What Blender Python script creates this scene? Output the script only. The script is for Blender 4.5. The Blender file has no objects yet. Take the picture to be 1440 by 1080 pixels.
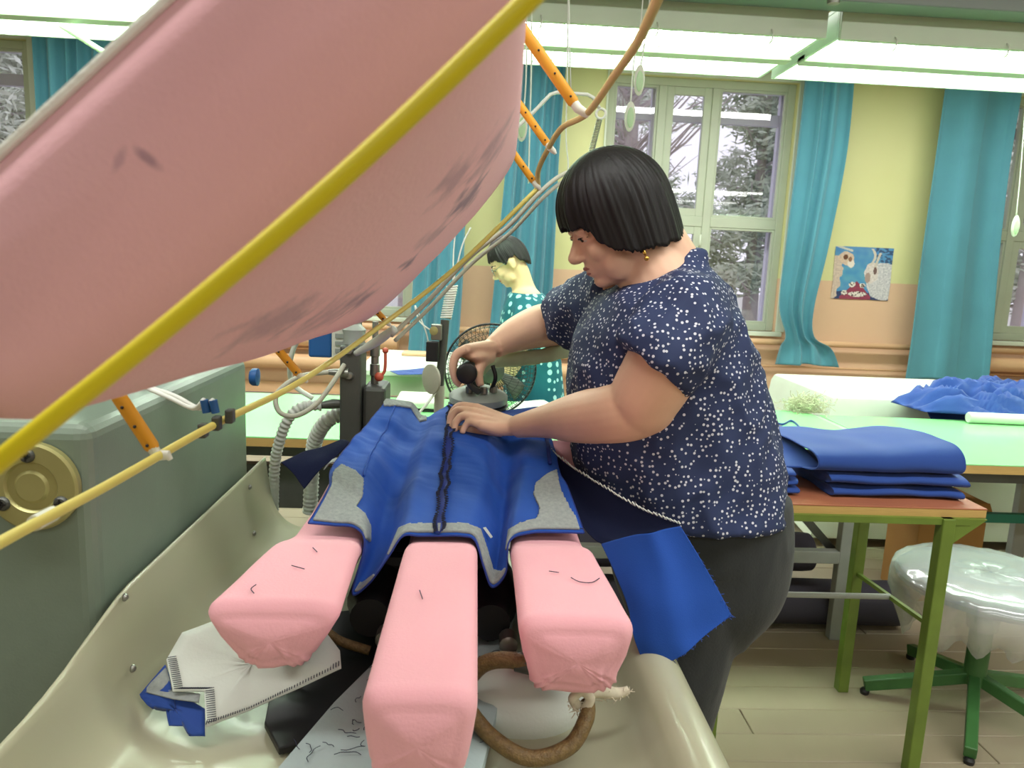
import bpy, math, random
from mathutils import Vector, Matrix, noise
random.seed(7)
V = Vector
PI = math.pi
S = bpy.context.scene
COL = S.collection

# ------------------------------------------------------------------ camera
F = 1050.0
CH = 1.42
PITCH, ROLL, YAW = math.radians(9.5), math.radians(2.5), math.radians(-3.0)
CM = Matrix.Rotation(YAW, 3, 'Z') @ Matrix.Rotation(PI/2 - PITCH, 3, 'X') @ Matrix.Rotation(ROLL, 3, 'Z')
cd = bpy.data.cameras.new('camera')
cd.sensor_width = 36.0
cd.lens = F/1440*36
cd.clip_start = 0.02
cd.dof.use_dof = True
cd.dof.focus_distance = 1.6
cd.dof.aperture_fstop = 10.0
cam = bpy.data.objects.new('camera', cd)
COL.objects.link(cam)
cam.matrix_world = Matrix.Translation((0, 0, CH)) @ CM.to_4x4()
S.camera = cam

# ------------------------------------------------------------------ world, lights, exposure
w = bpy.data.worlds.new('sky')
S.world = w
w.use_nodes = True
bg = w.node_tree.nodes['Background']
bg.inputs[0].default_value = (0.85, 0.83, 0.95, 1)
bg.inputs[1].default_value = 1.35
S.view_settings.view_transform = 'Standard'
S.view_settings.look = 'None'
S.view_settings.gamma = 1
S.view_settings.use_curve_mapping = False
S.view_settings.exposure = 0.12

def area(name, loc, sx, sy, power, col=(0.99, 1.0, 0.96), rot=(0, 0, 0)):
    l = bpy.data.lights.new(name, 'AREA')
    l.shape = 'RECTANGLE'
    l.size, l.size_y = sx, sy
    l.energy = power
    l.color = col
    o = bpy.data.objects.new(name, l)
    COL.objects.link(o)
    o.location = loc
    o.rotation_euler = rot
    return o
# unseen lights added as fill, set out like further rows of ceiling tubes (over the machine, behind the camera, by the windows)
area('fill_light', (1.5, 0.75, 2.85), 8.0, 0.35, 112)
area('fill_light', (1.7, -1.6, 2.85), 8.0, 0.35, 62)
area('fill_light', (1.7, -4.0, 2.85), 8.0, 0.35, 56)
area('fill_light', (0.6, 5.6, 3.3), 9.0, 0.35, 240)

# ------------------------------------------------------------------ helpers
def lin(c):
    c = c/255.0
    return c/12.92 if c <= 0.04045 else ((c+0.055)/1.055)**2.4
def rgb(r, g, b): return (lin(r), lin(g), lin(b), 1.0)

def ray(px, py):
    return (CM @ V(((px-720)/F, -(py-540)/F, -1.0)))
def P(px, py, y=None, z=None, x=None):
    d = ray(px, py)
    if y is not None: t = y/d.y
    elif z is not None: t = (z-CH)/d.z
    else: t = x/d.x
    return V((0, 0, CH)) + d*t
CMI = CM.transposed()
def proj(p):
    q = CMI @ (V(p) - V((0, 0, CH)))
    return (720 + F*q.x/-q.z, 540 - F*q.y/-q.z)

def nodes_of(name):
    m = bpy.data.materials.new(name)
    m.use_nodes = True
    nt = m.node_tree
    return m, nt, nt.nodes['Principled BSDF']

def mat(name, c, rough=0.6, metal=0.0, var=0.06, vs=6.0, bump=0.0, bs=80.0, sheen=0.0, coat=0.0, spec=0.5, stretch=None, c2=None):
    """principled with a little procedural colour variation and fine relief"""
    m, nt, b = nodes_of(name)
    N, L = nt.nodes, nt.links
    b.inputs['Roughness'].default_value = rough
    b.inputs['Metallic'].default_value = metal
    b.inputs['Specular IOR Level'].default_value = spec
    if sheen: b.inputs['Sheen Weight'].default_value = sheen
    if coat: b.inputs['Coat Weight'].default_value = coat
    tc = N.new('ShaderNodeTexCoord')
    vec = tc.outputs['Object']
    if stretch:
        mp = N.new('ShaderNodeMapping'); mp.inputs['Scale'].default_value = stretch
        L.new(vec, mp.inputs['Vector']); vec = mp.outputs[0]
    nz = N.new('ShaderNodeTexNoise'); nz.inputs['Scale'].default_value = vs; nz.inputs['Detail'].default_value = 5
    L.new(vec, nz.inputs['Vector'])
    mx = N.new('ShaderNodeMix'); mx.data_type = 'RGBA'
    if c2 is None:
        mx.inputs[6].default_value = tuple(max(0, v*(1-var*2.2)) for v in c[:3]) + (1,)
        mx.inputs[7].default_value = tuple(min(1, v*(1+var*2.2)) for v in c[:3]) + (1,)
    else:
        mx.inputs[6].default_value = c; mx.inputs[7].default_value = c2
    L.new(nz.outputs['Fac'], mx.inputs[0])
    L.new(mx.outputs[2], b.inputs['Base Color'])
    if bump:
        n2 = N.new('ShaderNodeTexNoise'); n2.inputs['Scale'].default_value = bs; n2.inputs['Detail'].default_value = 3
        L.new(vec, n2.inputs['Vector'])
        bp = N.new('ShaderNodeBump'); bp.inputs['Strength'].default_value = bump; bp.inputs['Distance'].default_value = 0.004
        L.new(n2.outputs['Fac'], bp.inputs['Height']); L.new(bp.outputs[0], b.inputs['Normal'])
    return m

def dot_mat(name, base, base2, dot, scale, thr, rnd):
    m, nt, b = nodes_of(name)
    N, L = nt.nodes, nt.links
    b.inputs['Roughness'].default_value = 0.8
    tc = N.new('ShaderNodeTexCoord')
    nz = N.new('ShaderNodeTexNoise'); nz.inputs['Scale'].default_value = 9
    L.new(tc.outputs['Object'], nz.inputs['Vector'])
    mx = N.new('ShaderNodeMix'); mx.data_type = 'RGBA'; mx.inputs[6].default_value = base; mx.inputs[7].default_value = base2
    L.new(nz.outputs['Fac'], mx.inputs[0])
    vo = N.new('ShaderNodeTexVoronoi'); vo.inputs['Scale'].default_value = scale; vo.inputs['Randomness'].default_value = rnd
    L.new(tc.outputs['Object'], vo.inputs['Vector'])
    lt = N.new('ShaderNodeMath'); lt.operation = 'LESS_THAN'; lt.inputs[1].default_value = thr
    L.new(vo.outputs['Distance'], lt.inputs[0])
    m2 = N.new('ShaderNodeMix'); m2.data_type = 'RGBA'; m2.inputs[7].default_value = dot
    L.new(lt.outputs[0], m2.inputs[0]); L.new(mx.outputs[2], m2.inputs[6]); L.new(m2.outputs[2], b.inputs['Base Color'])
    return m

def emit_mat(name, c, s):
    m, nt, b = nodes_of(name)
    b.inputs['Base Color'].default_value = c
    b.inputs['Emission Color'].default_value = c
    b.inputs['Emission Strength'].default_value = s
    return m

def clear_mat(name, col=(1, 1, 1, 1), gloss=0.08, rough=0.02, opac=0.0, ocol=(1, 1, 1, 1)):
    """thin clear sheet: transparent, a little gloss, optionally some milky diffuse"""
    m = bpy.data.materials.new(name); m.use_nodes = True
    nt = m.node_tree; N, L = nt.nodes, nt.links
    N.remove(N['Principled BSDF'])
    out = N['Material Output']
    tr = N.new('ShaderNodeBsdfTransparent'); tr.inputs[0].default_value = col
    gl = N.new('ShaderNodeBsdfGlossy'); gl.inputs['Roughness'].default_value = rough
    mx = N.new('ShaderNodeMixShader'); mx.inputs[0].default_value = gloss
    L.new(tr.outputs[0], mx.inputs[1]); L.new(gl.outputs[0], mx.inputs[2])
    last = mx
    if opac:
        df = N.new('ShaderNodeBsdfDiffuse'); df.inputs[0].default_value = ocol
        m3 = N.new('ShaderNodeMixShader'); m3.inputs[0].default_value = opac
        L.new(mx.outputs[0], m3.inputs[1]); L.new(df.outputs[0], m3.inputs[2]); last = m3
    L.new(last.outputs[0], out.inputs[0])
    return m

class MB:
    def __init__(s): s.v = []; s.f = []
    def add(s, vs, fs):
        o = len(s.v); s.v += [V(p) for p in vs]; s.f += [[i+o for i in f] for f in fs]; return s
    def box(s, a, b, M=None):
        a, b = V(a), V(b)
        vs = [V((x, y, z)) for x in (a.x, b.x) for y in (a.y, b.y) for z in (a.z, b.z)]
        if M: vs = [M @ p for p in vs]
        return s.add(vs, [(0,1,3,2),(4,6,7,5),(0,4,5,1),(2,3,7,6),(0,2,6,4),(1,5,7,3)])
    def bar(s, p, q, wx, wz, up=V((0, 0, 1))):
        p, q = V(p), V(q); d = (q-p).normalized()
        sd = d.cross(up)
        if sd.length < 1e-4: sd = d.cross(V((1, 0, 0)))
        sd.normalize(); u = sd.cross(d).normalized()
        vs = []
        for c in (p, q):
            for i, j in ((-1,-1),(1,-1),(1,1),(-1,1)):
                vs.append(c + sd*wx/2*i + u*wz/2*j)
        return s.add(vs, [(0,1,2,3),(4,7,6,5),(0,4,5,1),(1,5,6,2),(2,6,7,3),(3,7,4,0)])
    def rings(s, rs, cap=True, closed=False):
        n = len(rs[0]); o = len(s.v)
        for r in rs: s.v += [V(p) for p in r]
        m = len(rs)
        for i in range(m if closed else m-1):
            for j in range(n):
                a, b = o+i*n, o+((i+1) % m)*n
                s.f.append([a+j, a+(j+1) % n, b+(j+1) % n, b+j])
        if cap and not closed:
            for k, rev in ((0, True), (m-1, False)):
                c = sum((V(p) for p in rs[k]), V())/n
                s.v.append(c); ci = len(s.v)-1
                for j in range(n):
                    t = [o+k*n+j, o+k*n+(j+1) % n, ci]
                    s.f.append(t[::-1] if rev else t)
        return s
    def tube(s, pts, r, n=10, sm=0, cap=True, closed=False, flat=None):
        pts = [V(p) for p in pts]
        rr = list(r) if isinstance(r, (list, tuple)) else [r]*len(pts)
        if sm: pts, rr = smooth_path(pts, rr, sm)
        rs = []; m = len(pts)
        prev = None
        for i in range(m):
            if closed: t = pts[(i+1) % m]-pts[i-1]
            else: t = pts[min(i+1, m-1)]-pts[max(i-1, 0)]
            if t.length < 1e-9: t = V((0, 0, 1))
            t.normalize()
            if prev is None:
                a = V((0, 0, 1)) if abs(t.z) < 0.9 else V((1, 0, 0))
                e = (a - t*a.dot(t)).normalized()
            else:
                e = prev - t*prev.dot(t)
                e = e.normalized() if e.length > 1e-6 else t.orthogonal().normalized()
            prev = e; g = t.cross(e)
            rs.append([pts[i] + (e*math.cos(2*PI*k/n) + g*math.sin(2*PI*k/n)*(flat or 1))*rr[i] for k in range(n)])
        return s.rings(rs, cap, closed)
    def cyl(s, p, q, r, n=20, r2=None):
        return s.tube([p, q], [r, r if r2 is None else r2], n)
    def ell(s, c, axes, nu=16, nv=10):
        c = V(c); ax = [V(a) for a in axes]; rs = []
        for i in range(1, nv):
            th = PI*i/nv
            rs.append([c + ax[2]*math.cos(th) + (ax[0]*math.cos(2*PI*k/nu) + ax[1]*math.sin(2*PI*k/nu))*math.sin(th) for k in range(nu)])
        o = len(s.v)
        s.rings(rs, cap=False)
        t = len(s.v); s.v += [c+ax[2], c-ax[2]]
        e = o+(nv-2)*nu
        for k in range(nu):
            s.f.append([o+(k+1) % nu, o+k, t]); s.f.append([e+k, e+(k+1) % nu, t+1])
        return s
    def ball(s, c, rx, ry=None, rz=None, nu=14, nv=9):
        return s.ell(c, (V((rx, 0, 0)), V((0, ry or rx, 0)), V((0, 0, rz or rx))), nu, nv)
    def lathe(s, c, prof, axis=V((0, 0, 1)), n=28):
        axis = V(axis).normalized(); e = axis.orthogonal().normalized(); g = axis.cross(e); c = V(c)
        return s.rings([[c + axis*h + (e*math.cos(2*PI*k/n)+g*math.sin(2*PI*k/n))*max(r, 1e-4) for k in range(n)] for r, h in prof])
    def torus(s, c, R, r, axis=(0, 0, 1), n=32, m=8):
        axis = V(axis).normalized(); e = axis.orthogonal().normalized(); g = axis.cross(e); c = V(c)
        return s.tube([c+(e*math.cos(2*PI*k/n)+g*math.sin(2*PI*k/n))*R for k in range(n)], r, m, closed=True, cap=False)
    def prism(s, poly, d):
        poly = [V(p) for p in poly]; d = V(d); n = len(poly)
        return s.add(poly+[p+d for p in poly], [list(range(n))[::-1], list(range(n, 2*n))] + [[i, (i+1) % n, n+(i+1) % n, n+i] for i in range(n)])
    def grid(s, rows):
        n = len(rows[0]); o = len(s.v)
        for r in rows: s.v += [V(p) for p in r]
        for i in range(len(rows)-1):
            for j in range(n-1):
                s.f.append([o+i*n+j, o+i*n+j+1, o+(i+1)*n+j+1, o+(i+1)*n+j])
        return s
    def build(s, name, m, parent=None, smooth=False, bevel=0.0, bseg=2, solid=0.0, kind=None, label=None):
        me = bpy.data.meshes.new(name)
        me.from_pydata([tuple(p) for p in s.v], [], s.f)
        me.update()
        ob = bpy.data.objects.new(name, me)
        COL.objects.link(ob)
        if m: me.materials.append(m)
        if smooth is True:
            me.polygons.foreach_set('use_smooth', [True]*len(me.polygons))
        elif smooth:
            me.polygons.foreach_set('use_smooth', [True]*len(me.polygons))
            me.set_sharp_from_angle(angle=math.radians(smooth))
        if solid:
            md = ob.modifiers.new('s', 'SOLIDIFY'); md.thickness = solid; md.offset = 0
        if bevel:
            md = ob.modifiers.new('b', 'BEVEL'); md.width = bevel; md.segments = bseg; md.limit_method = 'ANGLE'; md.angle_limit = math.radians(40)
        if parent: adopt(ob, parent)
        if kind: ob['kind'] = kind
        if label: ob['label'] = label
        return ob

LOC = {}
def adopt(ob, parent):
    ob.parent = parent
    ob.matrix_parent_inverse = Matrix.Translation(-LOC.get(parent.name, V((0, 0, 0))))
def empty(name, loc, label, cat, group=None):
    o = bpy.data.objects.new(name, None); COL.objects.link(o)
    o.empty_display_size = 0.05
    o.location = loc; LOC[o.name] = V(loc)
    o['label'] = label; o['category'] = cat
    if group: o['group'] = group
    return o
def tag(o, label, cat, group=None, kind=None):
    o['label'] = label; o['category'] = cat
    if group: o['group'] = group
    if kind: o['kind'] = kind
    return o
def copy_tree(o, parent=None):
    c = o.copy(); COL.objects.link(c)
    if parent: c.parent = parent
    for ch in list(o.children): copy_tree(ch, c)
    return c
def struct(o): o['kind'] = 'structure'; return o

def cr(p0, p1, p2, p3, t):
    return 0.5*((2*p1)+(p2-p0)*t+(2*p0-5*p1+4*p2-p3)*t*t+(3*p1-p0-3*p2+p3)*t*t*t)
def smooth_path(pts, rr, k):
    out, ro = [], []
    n = len(pts)
    for i in range(n-1):
        a, b, c, d = pts[max(i-1, 0)], pts[i], pts[i+1], pts[min(i+2, n-1)]
        ra, rb, rc, rd = rr[max(i-1, 0)], rr[i], rr[i+1], rr[min(i+2, n-1)]
        for j in range(k):
            out.append(cr(a, b, c, d, j/k)); ro.append(max(1e-4, cr(ra, rb, rc, rd, j/k)))
    out.append(pts[-1]); ro.append(rr[-1])
    return out, ro
def cr_list(vals, u):
    n = len(vals); x = u*(n-1); i = min(int(x), n-2); t = x-i
    return cr(vals[max(i-1, 0)], vals[i], vals[i+1], vals[min(i+2, n-1)], t)
def surface(rows, nu, nv):
    """smooth surface through a net of control points"""
    out = []
    cols = [[cr_list([V(p) for p in r], j/(nu-1)) for j in range(nu)] for r in rows]
    for i in range(nv):
        out.append([cr_list([c[j] for c in cols], i/(nv-1)) for j in range(nu)])
    return out
def in_poly(x, y, poly):
    r = False; n = len(poly); j = n-1
    for i in range(n):
        xi, yi = poly[i]; xj, yj = poly[j]
        if (yi > y) != (yj > y) and x < (xj-xi)*(y-yi)/(yj-yi)+xi: r = not r
        j = i
    return r
def nz(p, s=1.0): return noise.noise(V(p)*s)
def remesh(mb, name, m, voxel, parent=None, smooth=6, label=None):
    ob = mb.build('tmp', None)
    md = ob.modifiers.new('r', 'REMESH'); md.mode = 'VOXEL'; md.voxel_size = voxel
    if smooth:
        sm = ob.modifiers.new('s', 'SMOOTH'); sm.iterations = smooth; sm.factor = 0.5
    dg = bpy.context.evaluated_depsgraph_get()
    me = bpy.data.meshes.new_from_object(ob.evaluated_get(dg))
    bpy.data.objects.remove(ob)
    o2 = bpy.data.objects.new(name, me); COL.objects.link(o2)
    me.materials.clear(); me.materials.append(m)
    me.polygons.foreach_set('use_smooth', [True]*len(me.polygons))
    if parent: adopt(o2, parent)
    if label: o2['label'] = label
    return o2

# ------------------------------------------------------------------ materials
M = {}
M['floor'] = mat('floor_boards', rgb(160, 147, 124), 0.5, var=0.07, vs=3, bump=0.05, bs=40, stretch=(1, 0.15, 1))
M['seam'] = mat('floor_seam', rgb(140, 128, 106), 0.6)
M['ceil'] = mat('ceiling_paint', rgb(222, 226, 214), 0.8, var=0.02)
M['wfr'] = mat('window_paint', rgb(190, 200, 178), 0.45, var=0.03)
M['wfr2'] = mat('outer_window_paint', rgb(206, 202, 226), 0.5, var=0.03)
M['sill'] = mat('sill_paint', rgb(218, 228, 208), 0.4, var=0.02)
M['glass'] = clear_mat('window_glass', gloss=0.06)
M['peach'] = mat('peach_paint', rgb(230, 188, 146), 0.4, var=0.03)
M['teal'] = mat('teal_curtain_cloth', rgb(84, 154, 170), 0.75, var=0.06, vs=3, bump=0.15, bs=160, sheen=0.25)
M['lampgreen'] = mat('lamp_channel_paint', rgb(196, 206, 184), 0.4, var=0.03)
M['lampdark'] = mat('trunking_paint', rgb(124, 132, 128), 0.4, var=0.03)
M['lampwhite'] = mat('lamp_reflector', rgb(232, 248, 232), 0.35, var=0.01)
M['tube'] = emit_mat('tube_light', (0.9, 1.0, 0.9, 1), 18.0)
M['pink'] = mat('pink_pad_cloth', rgb(238, 174, 184), 0.95, var=0.035, vs=5, bump=0.12, bs=260, sheen=0.12, spec=0.1)
M['felt'] = mat('white_felt', rgb(240, 240, 234), 0.95, var=0.03, bump=0.3, bs=200)
M['yellow'] = mat('yellow_tube', rgb(218, 198, 24), 0.45, var=0.05)
M['paleyellow'] = mat('pale_yellow_tube', rgb(222, 206, 110), 0.45, var=0.05)
M['cord'] = mat('beige_cord', rgb(196, 172, 112), 0.7, var=0.07)
M['orange'] = mat('orange_bracket', rgb(226, 156, 38), 0.5, var=0.08, vs=20)
M['whiteplastic'] = mat('white_plastic', rgb(226, 226, 214), 0.4, var=0.02)
M['housing'] = mat('housing_hammer_paint', rgb(122, 136, 122), 0.36, var=0.05, vs=14, bump=0.06, bs=300)
M['brass'] = mat('brass_plate', rgb(178, 172, 116), 0.36, metal=0.5, var=0.08, vs=12)
M['steel'] = mat('worn_steel', rgb(150, 150, 144), 0.35, metal=0.8, var=0.08, vs=20)
M['dsteel'] = mat('dark_steel', rgb(86, 88, 84), 0.42, metal=0.4, var=0.08, vs=20)
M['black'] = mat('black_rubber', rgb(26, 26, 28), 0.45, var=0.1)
M['tray'] = mat('cream_tray_enamel', rgb(176, 174, 148), 0.32, var=0.03, vs=4, coat=0.15)
M['blue'] = mat('royal_blue_cloth', rgb(32, 78, 168), 0.75, var=0.05, vs=8, bump=0.1, bs=500, sheen=0.05, spec=0.25)
M['blue2'] = mat('blue_workwear_cloth', rgb(40, 72, 148), 0.75, var=0.05, vs=8, bump=0.1, bs=400, sheen=0.15, spec=0.25)
M['navy'] = mat('shaded_navy_reverse', rgb(18, 24, 52), 0.9, var=0.05, vs=8, bump=0.1, bs=500, spec=0.2)  # dark reverse of the cloth, with the shade inside the flap mixed in
M['edge'] = mat('blue_edge_binding', rgb(30, 50, 130), 0.8)
M['inter'] = mat('grey_interfacing', rgb(128, 134, 136), 0.95, c2=rgb(172, 176, 172), vs=150, bump=0.2, bs=300, spec=0.1)
M['whitecloth'] = mat('white_cloth', rgb(214, 218, 210), 0.9, var=0.03, vs=9, bump=0.1, bs=200)
M['paleblue'] = mat('pale_grey_blue_cloth', rgb(168, 184, 184), 0.9, var=0.09, vs=7, bump=0.25, bs=120)
M['braid'] = mat('brown_braided_hose', rgb(150, 122, 74), 0.5, c2=rgb(70, 50, 28), vs=130, bump=0.6, bs=300)
M['rope'] = mat('frayed_rope', rgb(208, 198, 176), 0.95, var=0.12, vs=60)
M['thread'] = mat('dark_thread', rgb(42, 46, 66), 0.9)
M['skin'] = mat('skin', rgb(236, 190, 162), 0.5, var=0.05, vs=14, bump=0.05, bs=160, spec=0.35)
M['skin2'] = mat('pale_skin', rgb(236, 198, 158), 0.5, var=0.03, vs=14, spec=0.35)
M['lip'] = mat('lips', rgb(172, 106, 96), 0.45)
M['eyew'] = mat('eye_white', rgb(222, 214, 206), 0.2)
M['iris'] = mat('dark_iris', rgb(40, 30, 26), 0.15)
M['gold'] = mat('gold', rgb(214, 170, 80), 0.25, metal=0.9)
M['trouser'] = mat('black_trouser_cloth', rgb(40, 44, 46), 0.8, var=0.08, vs=8, bump=0.15, bs=200, sheen=0.1)
M['shirt'] = dot_mat('navy_dotted_cloth', rgb(30, 40, 76), rgb(44, 58, 100), rgb(214, 214, 226), 105, 0.27, 0.7)
M['dress'] = dot_mat('teal_dotted_cloth', rgb(8, 92, 108), rgb(14, 106, 122), rgb(170, 226, 228), 25, 0.34, 0.2)
M['green'] = mat('mint_table_top', rgb(158, 236, 160), 0.25, var=0.03, vs=2, coat=0.25)
M['wood'] = mat('ply_edge', rgb(196, 160, 96), 0.6, var=0.1, vs=20, stretch=(1, 8, 30))
M['redtop'] = mat('red_brown_table_top', rgb(172, 104, 76), 0.5, var=0.08, vs=6)
M['olive'] = mat('olive_green_paint', rgb(104, 126, 48), 0.45, var=0.12, vs=14)
M['leafgreen'] = mat('green_paint', rgb(62, 112, 58), 0.45, var=0.12, vs=14)
M['greyframe'] = mat('grey_frame_paint', rgb(158, 164, 158), 0.5, var=0.08, vs=12)
M['tealbar'] = mat('teal_bar_paint', rgb(30, 122, 100), 0.5)
M['darkroll'] = mat('dark_lilac_cloth', rgb(66, 64, 76), 0.85, var=0.08, vs=6)
M['card'] = mat('cardboard', rgb(170, 126, 66), 0.8, var=0.06)
M['plastic'] = clear_mat('clear_plastic_wrap', gloss=0.2, rough=0.16, opac=0.27, ocol=(0.78, 0.82, 0.82, 1))
M['seatgrey'] = mat('grey_seat', rgb(120, 134, 146), 0.5, var=0.06)
M['whitetop'] = mat('white_table_top', rgb(222, 230, 216), 0.5, var=0.03)
M['palegreen'] = mat('pale_green_paint', rgb(190, 220, 178), 0.5, var=0.03)
M['pad_tape'] = mat('green_wrapped_hose', rgb(192, 202, 166), 0.8, var=0.08, vs=24)
M['bluebox'] = mat('blue_casing', rgb(36, 92, 156), 0.45)
M['red'] = mat('red_lever', rgb(196, 88, 66), 0.4)
M['whitecord'] = mat('white_cord', rgb(232, 234, 226), 0.6, var=0.03)
M['greyhose'] = mat('grey_hose', rgb(182, 180, 164), 0.55, var=0.06, vs=30)
M['bark'] = mat('bark', rgb(176, 166, 170), 0.9, var=0.12)
M['needle'] = mat('dull_green_needles', rgb(196, 206, 190), 0.9, var=0.15)
M['needle2'] = mat('grey_green_needles', rgb(212, 218, 208), 0.9, var=0.15)
M['ground'] = mat('pale_ground', rgb(196, 196, 190), 0.9, var=0.08)
M['fuzz'] = mat('pale_thread_waste', rgb(208, 206, 178), 0.95, var=0.12, vs=40)

def hair_mat(name, c, c2):
    m = mat(name, c, 0.5, c2=c2, vs=40, stretch=(1, 1, 0.2), spec=0.3, bump=0.25, bs=160)
    return m
M['hair'] = hair_mat('black_hair', rgb(16, 15, 17), rgb(34, 30, 31))
M['hair2'] = hair_mat('dark_short_hair', rgb(28, 26, 30), rgb(58, 52, 54))

# ================================================================== ROOM
WY = 7.5
def paint_wall():
    m, nt, b = nodes_of('two_tone_wall_paint')
    N, L = nt.nodes, nt.links
    b.inputs['Roughness'].default_value = 0.5
    tc = N.new('ShaderNodeTexCoord'); sp = N.new('ShaderNodeSeparateXYZ'); L.new(tc.outputs['Object'], sp.inputs[0])
    nzn = N.new('ShaderNodeTexNoise'); nzn.inputs['Scale'].default_value = 2.2
    L.new(tc.outputs['Object'], nzn.inputs['Vector'])
    gt = N.new('ShaderNodeMath'); gt.operation = 'GREATER_THAN'; gt.inputs[1].default_value = 1.34
    L.new(sp.outputs['Z'], gt.inputs[0])
    a = N.new('ShaderNodeMix'); a.data_type = 'RGBA'; a.inputs[6].default_value = rgb(228, 190, 156); a.inputs[7].default_value = rgb(234, 198, 164)
    c = N.new('ShaderNodeMix'); c.data_type = 'RGBA'; c.inputs[6].default_value = rgb(222, 222, 158); c.inputs[7].default_value = rgb(228, 228, 168)
    L.new(nzn.outputs['Fac'], a.inputs[0]); L.new(nzn.outputs['Fac'], c.inputs[0])
    m2 = N.new('ShaderNodeMix'); m2.data_type = 'RGBA'
    L.new(gt.outputs[0], m2.inputs[0]); L.new(a.outputs[2], m2.inputs[6]); L.new(c.outputs[2], m2.inputs[7])
    L.new(m2.outputs[2], b.inputs['Base Color'])
    return m
M['wall'] = paint_wall()
X0, X1, YB, ZC = -7.2, 8.4, -6.0, 3.9
WIN = [(1.20+3.7*k+(0.13 if k == -2 else 0), 3.06+3.7*k+(0.13 if k == -2 else 0)) for k in (-2, -1, 0, 1)]
SZ, TZ = 0.80, 3.22
mb = MB()
xs = [X0] + [v for a in WIN for v in a] + [X1]
for i in range(0, len(xs), 2): mb.box((xs[i], WY, 0), (xs[i+1], WY+0.42, ZC))
for a, b in WIN:
    mb.box((a, WY, 0), (b, WY+0.42, SZ)); mb.box((a, WY, TZ), (b, WY+0.42, ZC))
struct(mb.build('wall_back', M['wall']))
struct(MB().box((X0-0.2, YB, 0), (X0, WY, ZC)).build('wall_left', M['wall']))
struct(MB().box((X1, YB, 0), (X1+0.2, WY, ZC)).build('wall_right', M['wall']))
struct(MB().box((X0, YB-0.2, 0), (X1, YB, ZC)).build('wall_front', M['wall']))
struct(MB().box((X0, YB, ZC), (X1, WY+0.42, ZC+0.2)).build('ceiling', M['ceil']))
fl = struct(MB().box((X0, YB, -0.2), (X1, WY, -0.006)).build('floor', M['seam']))
# floor boards, each one, in the part of the room the photograph sees
bl = bpy.data.meshes.new('floor_board')
tmp = MB().box((0, 0, -0.03), (2.1, 0.128, 0)).build('floor_board', M['floor'], bevel=0.002, bseg=1)
first = True
for r in range(62):
    yy = -0.4 + r*0.13
    if yy > 7.3: break
    off = (r % 3)*0.7
    for c in range(4):
        o = tmp if first else tmp.copy()
        if not first: COL.objects.link(o)
        first = False
        o.location = (-2.6-off+c*2.104, yy, 0)
        o.parent = fl
mbs = MB().box((X0, WY-0.025, 0), (X1, WY, 0.11)).build('baseboard_back', M['peach'], bevel=0.004); struct(mbs)

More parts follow.
